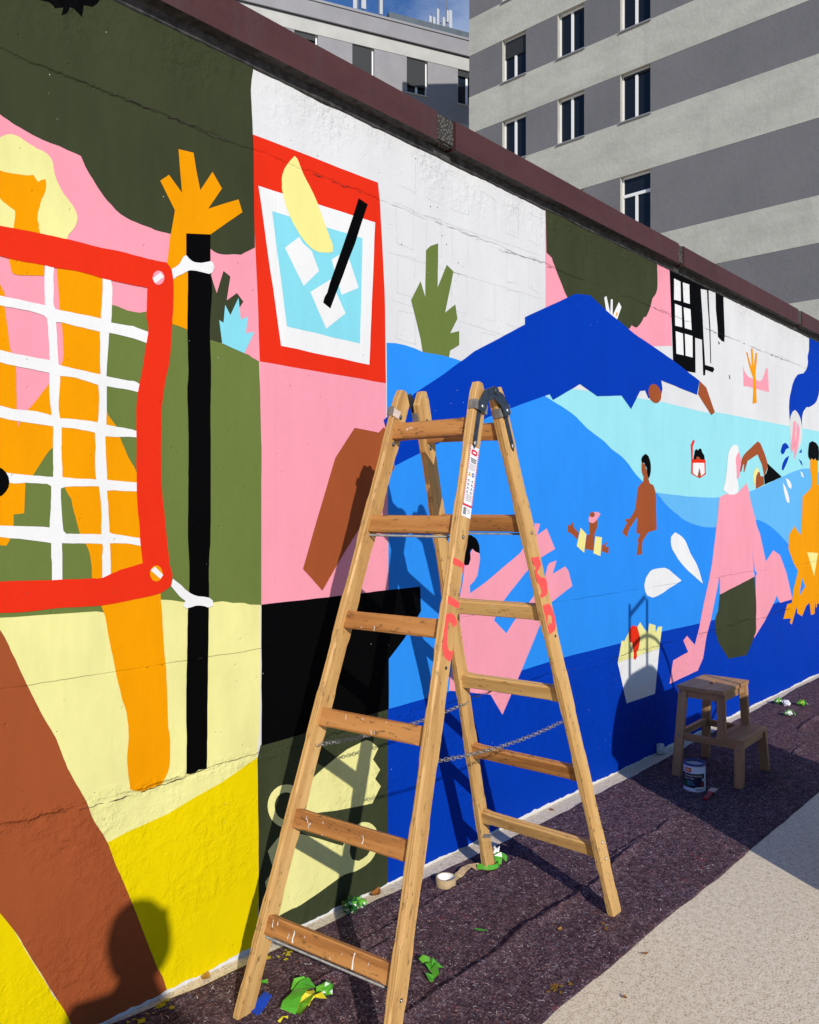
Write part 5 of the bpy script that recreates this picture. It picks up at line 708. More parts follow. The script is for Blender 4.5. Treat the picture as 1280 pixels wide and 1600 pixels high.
# ---------------------------------------------------------------- step ladder
HW, HD = 0.0125, 0.029
lad = thing('step_ladder', 'tall wooden double step ladder standing open on the felt with red spray marks', 'ladder', (2.0, -0.5, 0))
LINV = Matrix.Translation((-2.0, 0.5, 0))
E2 = Vector((-math.sin(0.0399), math.cos(0.0399), 0))
SF = {}
GZ = 0.006
piv = {}
for sd_ in '+-':
    m = (Vector(STILES['A' + sd_][1]) + Vector(STILES['B' + sd_][1])) / 2
    piv[sd_] = m + Vector((0, 0, -0.012))
stile_ob = {}
for key in ('A+', 'A-', 'B+', 'B-'):
    f0, t0 = (Vector(v) for v in STILES[key])
    u = (t0 - f0); L = u.length; u.normalize()
    w = (E2 - u * E2.dot(u)).normalized(); d = u.cross(w)
    M = LINV @ frame_m(f0 + Vector((0, 0, GZ)), w, d, u)
    SF[key] = (f0 + Vector((0, 0, GZ)), w, d, u, L, M)
    cut = lambda off: (lambda x, y: off - (x * w.z + y * d.z) / u.z)
    st = [(cut(0.0), 0.004), (cut(0.012), 0.0022)]
    zr = sorted((z - f0.z) / u.z for z in RUNGZ[0 if key[0] == 'A' else 1])
    edges = [0.03] + zr
    prevz = 0.04
    for q in zr + [L - 0.03]:
        lo, hi = prevz + 0.035, q - 0.055
        if hi - lo > 0.08: st += [(lo, 0.0022), (lo + 0.022, 0.0055), (hi - 0.022, 0.0055), (hi, 0.0022)]
        prevz = q + 0.03
    ps = -1 if key[0] == 'A' else 1
    ylo, yhi = (-HD, HD)
    st.append((L - 0.034, 0.0022))
    st.append((L - 0.002, 0.003, -HD + (0.026 if ps < 0 else 0.006), HD - (0.026 if ps > 0 else 0.006)))
    st.append((L, 0.005, -HD + (0.029 if ps < 0 else 0.010), HD - (0.029 if ps > 0 else 0.010)))
    bm = bmesh.new(); loft(bm, HW, HD, st)
    stile_ob[key] = s = mesh_ob('stile', bm, M_STILE, lad, M)
    # hinge on the outer face of each stile
    so_ = 1 if key[1] == '+' else -1
    h = bpy.data.objects.new('hinge', None); 
    bm = bmesh.new(); xo = so_ * HW
    z0, z1 = L - .205, L - .075
    x0, x1 = sorted((xo + so_ * .0004, xo + so_ * .0036))
    pts = [(-.0085, z1), (.0085, z1), (.0085, z0 + .014), (0, z0), (-.0085, z0 + .014)]
    yo = -ps * 0.004
    A = [bm.verts.new((x0, y + yo, z)) for y, z in pts]; B = [bm.verts.new((x1, y + yo, z)) for y, z in pts]
    bm.faces.new(A); bm.faces.new(B)
    for i in range(5): bm.faces.new((A[i], A[(i + 1) % 5], B[(i + 1) % 5], B[i]))
    # clamp band: outer face and both narrow faces
    zb0, zb1 = L - .088, L - .060
    xa, xb = sorted((xo + so_ * .0040, xo + so_ * .0066)); box(bm, xa, xb, -HD - .0025, HD + .0025, zb0, zb1, mi=1)
    xa, xb = sorted((xo + so_ * .0038, -xo * .4)); box(bm, xa, xb, HD + .0004, HD + .0026, zb0, zb1, mi=1); box(bm, xa, xb, -HD - .0026, -HD - .0004, zb0, zb1, mi=1)
    # arm up to the pivot
    pv = M.inverted() @ (LINV @ piv[key[1]])
    py, pz = pv.y, min(pv.z, L - .002)
    lay = .0072 if key[0] == 'A' else .0112
    xa, xb = sorted((xo + so_ * lay, xo + so_ * (lay + .0034)))
    arm = [(-ps * .016, L - .090), (-ps * .018, L - .062), (ps * .0, L - .022), (py - ps * .008, pz + .013), (py + ps * .010, pz + .004), (py + ps * .006, pz - .016), (ps * .024, L - .05), (ps * .014, L - .090)]
    A = [bm.verts.new((xa, y, z)) for y, z in arm]; B = [bm.verts.new((xb, y, z)) for y, z in arm]
    bm.faces.new(A); bm.faces.new(B)
    for i in range(len(arm)): bm.faces.new((A[i], A[(i + 1) % len(arm)], B[(i + 1) % len(arm)], B[i]))
    bm.normal_update()
    bmesh.ops.triangulate(bm, faces=[f for f in bm.faces if len(f.verts) > 4], ngon_method='EAR_CLIP')
    bmesh.ops.recalc_face_normals(bm, faces=bm.faces)
    hg = mesh_ob('hinge', bm, [M_BLACKM, M_DULL], lad, M)
    def disc(y, z, r, hx, mat, nm='bolt', par=hg, x_in=None, side=None):
        side = side or so_
        bm = bmesh.new(); xx = (side * HW if x_in is None else x_in)
        prof = [(0.0001, xx), (r, xx), (r, xx + side * hx * .6), (r * .7, xx + side * hx), (0.0001, xx + side * hx)]
        R = []
        for rr, x in prof: R.append([bm.verts.new((x, y + rr * math.cos(2 * math.pi * k / 12), z + rr * math.sin(2 * math.pi * k / 12))) for k in range(12)])
        for P, Q in zip(R, R[1:]):
            for k in range(12): bm.faces.new((P[k], P[(k + 1) % 12], Q[(k + 1) % 12], Q[k]))
        bmesh.ops.recalc_face_normals(bm, faces=bm.faces)
        return mesh_ob(nm, bm, mat, par)
    disc(py, pz, .0125 if key[0] == 'B' else .011, .006, M_STEEL if key[0] == 'B' else M_BLACKM, 'pivot_bolt', x_in=so_ * (HW + lay + .0034))
    disc(yo, L - .188, .0075, .004, M_STEEL, 'bolt', x_in=so_ * (HW + .0036))
    disc(-ps * .002, L - .074, .006, .004, M_STEEL, 'bolt', x_in=so_ * (HW + lay + .0034))
    # bolts through the stile
    for zz in {'A+': (L - .085, L - .175), 'B+': (L - .095, L - .185)}.get(key, ()):
        disc(0.0, zz, .0068, .004, M_BLACKM, 'bolt', s, side=-1)
        disc(0.001, zz, .0032, .0055, M_STEEL, 'bolt', s, side=-1)
    for zz in {'A-': (zr[4] - .035, zr[0] - .05), 'B-': (zr[4] - .035, zr[0] + .035, zr[0] - .03)}.get(key, ()):
        disc(-.004, zz, .0055, .0018, M_BLACKM, 'bolt', s, side=-1); disc(-.004, zz, .0032, .0028, M_STEEL, 'bolt', s, side=-1)
    if key[1] == '-': disc(-.006, zr[2] + (.19 if key[0] == 'A' else .21), .0052, .0006, M_BLACKM, 'bolt_hole', s, side=-1)
    for poly in SPRAY.get(key, ()):
        bm = bmesh.new(); xs_ = -HW - .0006
        V = [bm.verts.new((xs_, a, b)) for a, b in poly]
        for t in tess(poly): bm.faces.new([V[i] for i in t])
        mesh_ob('spray_mark', bm, M_SPRAY, s)
# sticker on the outer face of the near left stile
S = stile_ob['A-']; xk = -HW - .0006
M_LBL = plain('sticker_white', (0.76, 0.755, 0.76), .35, .4, var=.03); M_LRED = plain('sticker_red', (0.60, 0.025, 0.05), .35, .4, var=.05); M_INK = plain('sticker_ink', (0.05, 0.05, 0.055), .4, .3, var=.05)
M_LYEL = plain('sticker_yellow', (0.75, 0.48, 0.02), .4, .3, var=.05); M_LBLU = plain('sticker_blue', (0.03, 0.08, 0.30), .4, .3, var=.05); M_LGR = plain('sticker_grey_ink', (0.34, 0.27, 0.28), .4, .3, var=.05)
def dec(name, polys, mat, lay, par):
    bm = bmesh.new()
    for P in polys: bm.faces.new([bm.verts.new((xk - lay * .00035, y, z)) for y, z in P])
    bmesh.ops.recalc_face_normals(bm, faces=bm.faces)
    return mesh_ob(name, bm, mat, par)
def rc(y0, y1, z0, z1): return [(y0, z0), (y1, z0), (y1, z1), (y0, z1)]
ya, yb, za, zb = .0205, -.0255, 1.4655, 1.676
stk = dec('warning_sticker', [rc(yb, ya, za, zb)], M_LBL, 0, S)
def yy(t): return ya + (yb - ya) * t
dash = []
n = 26
for i in range(n):
    z0 = za + .038 + (zb - za - .038) * i / n; z1 = z0 + (zb - za - .038) / n * .62
    dash += [rc(yy(.09), yy(.0), z0, z1), rc(yy(1), yy(.91), z0, z1)]
dec('sticker_border', dash, M_LRED, 1, stk)
def pill(cy, cz, ry, rz_): return [(cy + ry * max(-1, min(1, 1.5 * math.cos(a))) , cz + rz_ * math.sin(a)) for a in (2 * math.pi * i / 16 for i in range(16))]
dec('sticker_logo', [pill(yy(.5), zb - .018, .0145, .0085)], M_LRED, 1, stk)
dec('sticker_logo_word', [rc(yy(.66), yy(.34), zb - .0205, zb - .0155)], M_LBL, 2, stk)
lr = random.Random(2); lines = []; lines2 = []
for i, z in enumerate((.036, .041, .046)): lines.append(rc(yy(.82), yy(.18 + .05 * i), zb - z - .0028, zb - z))
for i, z in enumerate((.054, .059, .064, .069)): lines2.append(rc(yy(.84 - .06 * (i % 2)), yy(.17), zb - z - .0016, zb - z))
for i, z in enumerate((.146, .151, .156, .161)): lines2.append(rc(yy(.84), yy(.2 + .07 * (i % 2)), zb - z - .0018, zb - z))
dec('sticker_text', lines, M_INK, 1, stk); dec('sticker_text', lines2, M_LGR, 1, stk)
zc = zb - .083
dec('warning_triangle', [[(yy(.14), zc - .007), (yy(.46), zc - .007), (yy(.30), zc + .008)]], M_LYEL, 1, stk)
dec('warning_mark', [rc(yy(.315), yy(.285), zc - .004, zc + .003)], M_INK, 2, stk)
dec('blue_disc', [[(yy(.68) + .0068 * math.cos(a), zc - .001 + .0068 * math.sin(a)) for a in (2 * math.pi * i / 14 for i in range(14))]], M_LBLU, 1, stk)
dec('blue_disc_mark', [[(yy(.68) + .003 * math.cos(a), zc - .001 + .0035 * math.sin(a)) for a in (2 * math.pi * i / 10 for i in range(10))]], M_LBL, 2, stk)
ic = []
for rr in range(4):
    for cc_ in (.30, .70):
        z = zb - .100 - rr * .0115; y = yy(cc_)
        ic.append([(y - .001, z), (y + .0012, z), (y + .0045, z - .008), (y + .0028, z - .008), (y, z - .002), (y - .0028, z - .008), (y - .0045, z - .008)])
        ic.append(rc(y + .0015, y + .0035, z - .005, z - .001))
dec('ladder_pictogram', ic, M_INK, 1, stk)
dec('sticker_band', [rc(yy(1), yy(0), za + .031, za + .037)], M_LRED, 1, stk)
bars = []; y = yy(.12)
while y > yy(.45):
    wbar = lr.choice((.0004, .0008, .0012)); bars.append(rc(y - wbar, y, za + .006, za + .027)); y -= wbar + lr.choice((.0005, .0009))
dec('barcode', bars, M_INK, 1, stk)
dec('sticker_text', [rc(yy(.9), yy(.55), za + .022 - .005 * i, za + .0235 - .005 * i) for i in range(3)], M_LGR, 1, stk)
# rungs
rung_m = {}
for fi, fr_ in enumerate('AB'):
    for i, zr_ in enumerate(RUNGZ[fi]):
        ends = []
        for sd_ in '+-':
            f0, w, d, u, L, M = SF[fr_ + sd_]
            c = f0 + u * ((zr_ - 0.0) / u.z)
            ends.append(c - w * (HW - .004) if sd_ == '+' else c + w * (HW - .004))
        a, b = ends; ax = (b - a); Lr = ax.length; ax.normalize()
        dn = (SF[fr_ + '+'][2] + SF[fr_ + '-'][2]); dn = (dn - ax * dn.dot(ax)).normalized()
        dn = -dn; up = ax.cross(dn)
        bm = bmesh.new()
        loft(bm, .0135, .0265, [(0.0, .0012), (.028, .0012), (.045, .005), (Lr - .045, .005), (Lr - .028, .0012), (Lr, .0012)])
        r = mesh_ob('rung', bm, M_RUNG if (fr_ == 'A' or i < 2 or i == 4) else M_STILE, lad, LINV @ frame_m(a, dn, up, ax))
        rung_m[(fr_, i)] = (r, Lr)
        if (fr_, i) in (('A', 1), ('A', 5), ('B', 1)):
            bm = bmesh.new(); off = -.036 if i == 1 else -.0345
            tube(bm, [(-.003, off, -.004), (-.003, off, Lr + .004)], .0036, 8)
            mesh_ob('tie_rod', bm, M_DULL, lad, LINV @ frame_m(a, dn, up, ax))
# which way is "up" in the rung frame: +Y; the face that looks at the camera is +X
dr = random.Random(9)
def drips(key, L_):
    r, Lr = rung_m[key]
    for t, y1, ln, w in L_:
        bm = bmesh.new(); z = t * Lr; x = -.0141; prev = None
        for i in range(7):
            q = i / 6; ww = w * (0.6 + .5 * q ** 2 + .15 * math.sin(9 * q + t * 20)); zz = z + .004 * mnoise.noise((t * 30, q * 2, 0))
            c = (bm.verts.new((x, y1 - ln * q, zz - ww)), bm.verts.new((x, y1 - ln * q, zz + ww)))
            if prev: bm.faces.new((prev[0], c[0], c[1], prev[1]))
            prev = c
        mesh_ob('paint_drip', bm, M_DRIP, r)
drips(('A', 5), ((.06, .020, .020, .0016), (.10, .020, .010, .0018), (.20, .004, .018, .0012), (.24, .014, .032, .0028), (.71, .020, .042, .0026), (.54, -.014, .006, .001), (.82, .012, .010, .0007), (.33, .012, .006, .0009), (.62, .008, .006, .0007)))
drips(('A', 4), ((.12, .016, .012, .001), (.135, .008, .010, .0012), (.15, -.002, .014, .001), (.27, .014, .006, .0012), (.62, .008, .022, .0014), (.28, -.02, .004, .001), (.16, .0, .006, .0022)))
drips(('A', 3), ((.26, .018, .012, .0012), (.42, .018, .004, .0016), (.52, -.010, .012, .0012), (.545, -.010, .009, .0009), (.64, .020, .003, .0014)))
drips(('A', 2), ((.20, -.018, .004, .0016), (.34, -.012, .014, .0012),))
drips(('A', 0), ((.20, .004, .006, .003), (.235, .007, .005, .0016), (.255, .007, .004, .002)))
drips(('B', 2), ((.48, .018, .004, .002),)); drips(('B', 3), ((.27, .020, .003, .0016),))
# chains between the frames
M_CHAIN = plain('tarnished_chain', (0.36, 0.35, 0.33), 0.4, 0.5, metal=0.8, var=0.4, scale=200)
def chain(p0, p1, sag, nlink):
    bm = bmesh.new(); P = []
    n = nlink
    for i in range(n + 1):
        t = i / n; p = p0.lerp(p1, t); p.z -= 4 * sag * t * (1 - t); P.append(p)
    for i, (a, b) in enumerate(zip(P, P[1:])):
        ax = (b - a).normalized(); s = ax.cross(Vector((0, 0, 1))).normalized(); v = s.cross(ax)
        ang = rad(40 if i % 2 else -50) + .25 * math.sin(i * 2.1)
        q = s * math.cos(ang) + v * math.sin(ang)
        c = (a + b) / 2; hl = (b - a).length * .5 + .004
        tube(bm, [c + ax * hl * math.copysign(abs(math.cos(2 * math.pi * k / 10)) ** .7, math.cos(2 * math.pi * k / 10)) + q * .0056 * math.sin(2 * math.pi * k / 10) for k in range(10)], .00125, 5, True)
    bm.transform(LINV)
    mesh_ob('chain', bm, M_CHAIN, lad)
def on_stile(key, z, side):
    f0, w, d, u, L, M = SF[key]; return f0 + u * ((z - f0.z) / u.z) + w * side * (HW + .002)
chain(on_stile('A+', .745, -1), on_stile('B+', .735, -1), .020, 56)
chain(on_stile('A-', .760, 1), on_stile('B-', .735, 1), .022, 50)
# metal clip screwed to the far foot
f0, w, d, u, L, M = SF['B+']
bm = bmesh.new(); box(bm, -HW - .0035, -HW - .001, -.034, .030, -.007, .007); bmesh.ops.recalc_face_normals(bm, faces=bm.faces)
c = mesh_ob('metal_clip', bm, M_DULL, lad, M @ Matrix.Translation((0, 0, .165)) @ Matrix.Rotation(rad(38), 4, 'X'))
mesh_ob('tape_patch', boxbm(-HW - .0012, -HW - .0004, -.012, .02, -.012, .012), plain('pale_tape', (.62, .5, .42)), stile_ob['A+'], Matrix.Translation((0, HD - .012, SF['A+'][4] - .08)))

# ---------------------------------------------------------------- step stool
stl = thing('step_stool', 'small brown wooden step stool standing on the felt in the shade by the wall', 'step stool', (4.425, -0.42, 0.006), rad(1.5))
def beam(name, p0, p1, wx, wy, mat=M_STOOL, par=stl, ref=Vector((0, 1, 0)), c=.002):
    p0, p1 = Vector(p0), Vector(p1); ax = (p1 - p0); L = ax.length; ax.normalize()
    x = (ref.cross(ax)).normalized(); y = ax.cross(x)
    bm = bmesh.new(); loft(bm, wx / 2, wy / 2, [(0, c), (L, c)])
    return mesh_ob(name, bm, mat, par, frame_m(p0, x, y, ax))
def plank(name, x0, x1, y0, y1, z0, z1, hole=False):
    bm = bmesh.new()
    if hole:
        hx0, hx1, hy0, hy1 = (x0 + x1) / 2 - .045, (x0 + x1) / 2 + .045, (y0 + y1) / 2 - .011, (y0 + y1) / 2 + .011
        X = [x0, hx0, hx1, x1]; Y = [y0, hy0, hy1, y1]
        V = {(i, j, k): bm.verts.new((X[i], Y[j], (z0, z1)[k])) for i in range(4) for j in range(4) for k in (0, 1)}
        for i in range(3):
            for j in range(3):
                if (i, j) == (1, 1): continue
                for k in (0, 1): bm.faces.new([V[a] for a in ((i, j, k), (i + 1, j, k), (i + 1, j + 1, k), (i, j + 1, k))])
        for i in range(3):
            for j in (0, 3): bm.faces.new([V[a] for a in ((i, j, 0), (i + 1, j, 0), (i + 1, j, 1), (i, j, 1))])
            for j in (0, 3): bm.faces.new([V[a] for a in ((j, i, 0), (j, i + 1, 0), (j, i + 1, 1), (j, i, 1))])
        for a, b in (((1, 1), (2, 1)), ((2, 1), (2, 2)), ((2, 2), (1, 2)), ((1, 2), (1, 1))): bm.faces.new([V[v] for v in ((*a, 0), (*b, 0), (*b, 1), (*a, 1))])
        bmesh.ops.recalc_face_normals(bm, faces=bm.faces)
    else:
        box(bm, x0, x1, y0, y1, z0, z1); bmesh.ops.recalc_face_normals(bm, faces=bm.faces); bmesh.ops.bevel(bm, geom=list(bm.edges), offset=.003, segments=2, affect='EDGES')
    # grain runs along X: author with Z along the plank
    R = Matrix.Rotation(rad(90), 4, 'Y'); bm.transform(R.inverted())
    return mesh_ob(name, bm, M_STOOL, stl, R)
plank('seat', -.192, .192, -.083, .168, .464, .484, True)
plank('step', -.188, .192, -.186, -.040, .226, .246)
LEGS = [((-.205, .164, 0), (-.168, .140, .464)), ((.222, .170, 0), (.168, .140, .464)), ((-.196, -.166, 0), (-.172, -.158, .226)), ((.208, -.166, 0), (.172, -.158, .226))]
for a, b in LEGS: beam('leg', a, b, .026, .046)
for s in (-1, 1):
    beam('upper_leg', (s * .180, -.072, .20), (s * .166, -.062, .464), .022, .044)
    beam('side_rail', (s * .185, .135, .212), (s * .178, -.142, .212), .022, .036, ref=Vector((0, 0, 1)))
    beam('side_apron', (s * .162, .122, .442), (s * .162, -.045, .442), .02, .042, ref=Vector((0, 0, 1)))
beam('front_apron', (-.155, -.062, .442), (.155, -.062, .442), .02, .042, ref=Vector((0, 0, 1)))
beam('rear_apron', (-.155, .138, .442), (.155, .138, .442), .02, .042, ref=Vector((0, 0, 1)))
beam('front_rail', (-.160, -.160, .206), (.160, -.160, .206), .02, .036, ref=Vector((0, 0, 1)))
beam('rear_rail', (-.175, .152, .222), (.180, .152, .222), .022, .036, ref=Vector((0, 0, 1)))
for x, y, z in ((-.1915, .146, .45), (-.1975, -.157, .195), (-.2025, .152, .215)):
    bm = bmesh.new(); lathe(bm, [(.0001, 0), (.006, 0), (.005, .002), (.0001, .0025)], 10)
    mesh_ob('screw', bm, M_DULL, stl, Matrix.Translation((x, y, z)) @ Matrix.Rotation(rad(-90), 4, 'Y'))

# ---------------------------------------------------------------- paint can and brush
can = thing('paint_can', 'small white paint can with a dark printed label standing by the stool leg', 'paint can', (4.068, -0.425, 0.007), math.atan2(CAM.y + .425, CAM.x - 4.068))
M_TIN = plain('white_tin', (0.62, 0.64, 0.68), .3, .5, var=.06); M_RIM = plain('blue_rim', (0.03, 0.045, 0.16), .3, .5, var=.1); M_PAINTIN = plain('wet_pale_paint', (0.72, 0.74, 0.80), .2, .5, var=.1)
bm = bmesh.new(); lathe(bm, [(.0001, .002), (.052, .002), (.0545, .0), (.0545, .005), (.053, .008), (.053, .132), (.0505, .132), (.0505, .110), (.0001, .110)], 40); bmesh.ops.recalc_face_normals(bm, faces=bm.faces)
mesh_ob('tin', bm, M_TIN, can)
bm = bmesh.new(); lathe(bm, [(.0535, .130), (.0558, .133), (.0558, .138), (.0535, .141), (.0475, .141), (.0465, .137), (.0470, .131), (.0505, .128)], 40); mesh_ob('rim', bm, M_RIM, can)
bm = bmesh.new(); rr_ = random.Random(4)
R = [[bm.verts.new(((r * (1 + .12 * math.sin(3 * a))) * math.cos(a), r * math.sin(a), .1105 + .012 * (1 - r / .05) + .003 * math.sin(5 * a))) for a in (2 * math.pi * k / 20 for k in range(20))] for r in (.044, .03, .012)]
for A, B in zip(R, R[1:]):
    for k in range(20): bm.faces.new((A[k], A[(k + 1) % 20], B[(k + 1) % 20], B[k]))
bm.faces.new(R[-1]); mesh_ob('wet_paint', bm, M_PAINTIN, can)
def arc(name, a0, a1, z0, z1, r, mat, par=can, n=12):
    bm = bmesh.new(); pv = None
    for i in range(n + 1):
        a = rad(a0 + (a1 - a0) * i / n)
        c = (bm.verts.new((r * math.cos(a), r * math.sin(a), z0)), bm.verts.new((r * math.cos(a), r * math.sin(a), z1)))
        if pv: bm.faces.new((pv[0], c[0], c[1], pv[1]))
        pv = c
    return mesh_ob(name, bm, mat, par, smooth=True)
M_CB = plain('label_black', (.012, .012, .016), .35, .4, var=.1); M_CN = plain('label_navy', (.01, .015, .06), .35, .4, var=.3, scale=30); M_CG = plain('label_green', (.015, .07, .03), .35, .4, var=.4, scale=40); M_CR = plain('label_crimson', (.16, .01, .03), .35, .4, var=.3)
M_CO = plain('label_orange_red', (.55, .06, .02), .35, .4, var=.05); M_COW = plain('label_light_orange', (.85, .40, .15), .35, .4, var=.05); M_CW = plain('label_white', (.62, .65, .70), .35, .4, var=.05); M_CC = plain('label_cyan', (.10, .30, .42), .35, .4, var=.1)
lb_ = arc('label', -85, 62, .020, .093, .0534, M_CB, n=24)
arc('label_navy', -40, 62, .022, .068, .0537, M_CN, lb_); arc('label_green', -82, -28, .022, .056, .0539, M_CG, lb_); arc('label_crimson', 30, 60, .024, .052, .0539, M_CR, lb_)
arc('label_box', 4, 54, .004, .026, .0541, M_CW, lb_); arc('label_box_line', 8, 50, .012, .016, .0543, M_CB, lb_)
arc('label_badge', 42, 56, .055, .070, .0541, M_CW, lb_)
for i in range(3): arc('label_small_text', -42 + 3 * i, -10 + 6 * i, .052 - .008 * i, .055 - .008 * i, .0542, M_CC, lb_)
lg = arc('logo_square', -58, -16, .099, .120, .0534, M_CO); arc('logo_word', -52, -22, .106, .114, .0537, M_COW, lg)
def cyl_text(body, size, a_c, z, r, mat, par):
    cu = bpy.data.curves.new('lettering', 'FONT'); cu.body = body; cu.size = size; cu.align_x = 'CENTER'; cu.resolution_u = 2
    o = bpy.data.objects.new('lettering', cu); col.objects.link(o)
    bpy.context.view_layer.update()
    me = bpy.data.meshes.new_from_object(o.evaluated_get(bpy.context.evaluated_depsgraph_get()))
    bpy.data.objects.remove(o); bpy.data.curves.remove(cu)
    for v in me.vertices:
        a = rad(a_c) + v.co.x / r; v.co = Vector((r * math.cos(a), r * math.sin(a), z + v.co.y))
    me.materials.clear(); me.materials.append(mat)
    q = bpy.data.objects.new('lettering', me); col.objects.link(q); q.parent = par; return q
cyl_text('Fassadenschutz', .0155, -6, .0775, .0541, M_CW, lb_); cyl_text('Color Mix', .0145, -33, .063, .0543, M_CW, lb_)

br = thing('paint_brush', 'small flat paint brush with a red handle lying beside the paint can', 'paint brush', (4.06, -0.515, 0.014), rad(8))
bm = bmesh.new(); loft(bm, .011, .0045, [(-.115, .002), (-.10, .0035, -.005, .005), (-.03, .003, -.0045, .0045), (.0, .002, -.005, .005)])
bm.transform(Matrix.Rotation(rad(90), 4, 'Y') @ Matrix.Rotation(rad(90), 4, 'Z')); mesh_ob('handle', bm, plain('red_lacquer', (.38, .012, .02), .3, .5), br)
mesh_ob('ferrule', boxbm(0, .022, -.0165, .0165, -.006, .006, bevel=.001), M_STEEL, br)
bm = bmesh.new(); box(bm, .022, .068, -.016, .016, -.005, .005)
for v in bm.verts:
    if v.co.x > .05: v.co.z *= .45; v.co.y *= 1.08
bmesh.ops.recalc_face_normals(bm, faces=bm.faces); mesh_ob('bristles', bm, plain('pale_bristles', (.62, .55, .42), .8, .1, var=.3, scale=200), br)

# ---------------------------------------------------------------- tape, leaves and scraps on the felt
def m_tape(name, c, rough=.3): return plain(name, c, rough, .5, var=.18, scale=30)
M_GT = m_tape('green_tape', (.075, .34, .025)); M_GT2 = m_tape('lime_tape_edge', (.13, .42, .03)); M_YT = m_tape('yellow_tape_back', (.72, .62, .03)); M_DG = m_tape('dark_green_film', (.02, .10, .02), .15); M_WH = m_tape('white_tape_back', (.72, .74, .70))
M_TAN = plain('tan_masking_tape', (.42, .30, .17), .7, .2, var=.12, scale=40); M_TANC = plain('white_tape_core', (.74, .72, .70), .7, .2, var=.04)
def strip(bm, pts, w, tilt, mt=0, mb=1):
    """folded tape: centre points, half width, per-point side tilt"""
    P = [Vector(p) for p in pts]; pv = None
    for i, p in enumerate(P):
        t = (P[min(i + 1, len(P) - 1)] - P[max(i - 1, 0)]).normalized()
        s = t.cross(Vector((0, 0, 1)))
        s = s.normalized() if s.length > 1e-4 else Vector((0, 1, 0))
        s = Matrix.Rotation(tilt[i % len(tilt)], 3, t) @ s; nrm = s.cross(t).normalized() * .0006
        ww = w * (1 + .15 * math.sin(i * 2.3))
        c = [bm.verts.new(p - s * ww + nrm), bm.verts.new(p + s * ww + nrm), bm.verts.new(p - s * ww - nrm), bm.verts.new(p + s * ww - nrm)]
        if pv:
            f = bm.faces.new((pv[0], c[0], c[1], pv[1])); f.material_index = mt
            f = bm.faces.new((pv[2], pv[3], c[3], c[2])); f.material_index = mb
        pv = c
def wad(bm, c, r, seed, mats, flat=.75, sub=2):
    res = bmesh.ops.create_icosphere(bm, subdivisions=sub, radius=1)
    R_ = random.Random(seed)
    for v in res['verts']:
        d = v.co.normalized(); k = r * (1 +   .42 * mnoise.noise(d * 2.6 + Vector((seed, 0, 0))) + .34 * mnoise.noise(d * 7 + Vector((0, seed, 0))))
        v.co = Vector((d.x * k + c[0], d.y * k + c[1], max(0.001, d.z * k * flat + c[2])))
    fs = set(f for v in res['verts'] for f in v.link_faces)
    cum = []; tot = 0
    for m_ in mats: tot += m_; cum.append(tot)
    for f in fs:
        c_ = f.calc_center_median() - Vector(c)
        q = (0.5 + 0.95 * mnoise.noise(c_ * 55 + Vector((seed * 3.1, 0, seed)))) * tot
        f.material_index = next((i for i, v in enumerate(cum) if q < v), len(mats) - 1)
def scrap(name, label, cat, x, y, build, mats, group=None):
    bm = bmesh.new(); build(bm)
    o = mesh_ob(name, bm, mats); o.scale = (.88,) * 3; o.location = (x, y, felt_h(x, y) if (-.9 < y < interp(x, YIN)) else 0.001)
    return tag(o, label, cat, group)
GM = [M_GT, M_GT2, M_YT, M_WH, M_DG]
def b1(bm):
    strip(bm, [(-.075, -.005, .006), (-.06, .0, .022), (-.03, .008, .034), (0, .02, .036), (.03, .03, .034), (.062, .035, .026)], .027, [.5, .1, -.1, -.25, .1], 0, 2)
    strip(bm, [(-.06, -.04, .004), (-.03, -.035, .026), (.0, -.028, .03), (.03, -.025, .024), (.05, -.03, .005)], .022, [-.7, -.4, -.6], 1, 2)
    strip(bm, [(-.02, -.02, .012), (0, -.01, .024), (.02, -.015, .026), (.045, -.01, .012)], .018, [.4, .8, .2], 2, 1)
    strip(bm, [(.0, .06, .012), (.025, .072, .028), (.045, .066, .03), (.055, .055, .01)], .014, [1.2, 1.0], 1, 0)
    wad(bm, (.075, -.018, .020), .026, 5, (6, 3, 0, 2, 2))
scrap('green_tape_wad', 'large crumpled wad of green and yellow tape by the ladder near the bottom edge', 'tape wad', 1.545, -.345, b1, GM, 'green tape scraps')
def b2(bm):
    strip(bm, [(-.040, -.030, .003), (-.030, -.012, .014), (-.014, -.03, .020), (.004, .0, .026), (.018, .03, .022)], .016, [.9, .5, -.5, -.8, .2], 0, 1)
    strip(bm, [(.012, .045, .02), (.022, .02, .03), (.034, .005, .018), (.045, .0, .006)], .013, [-.6, .6, .3], 0, 4)
    strip(bm, [(.0, .055, .028), (.014, .05, .034), (.028, .036, .03)], .014, [.1, .3], 1, 0)
scrap('green_tape_strip', 'folded strip of green tape on the felt right of the ladder foot', 'tape strip', 1.905, -.525, b2, GM, 'green tape scraps')
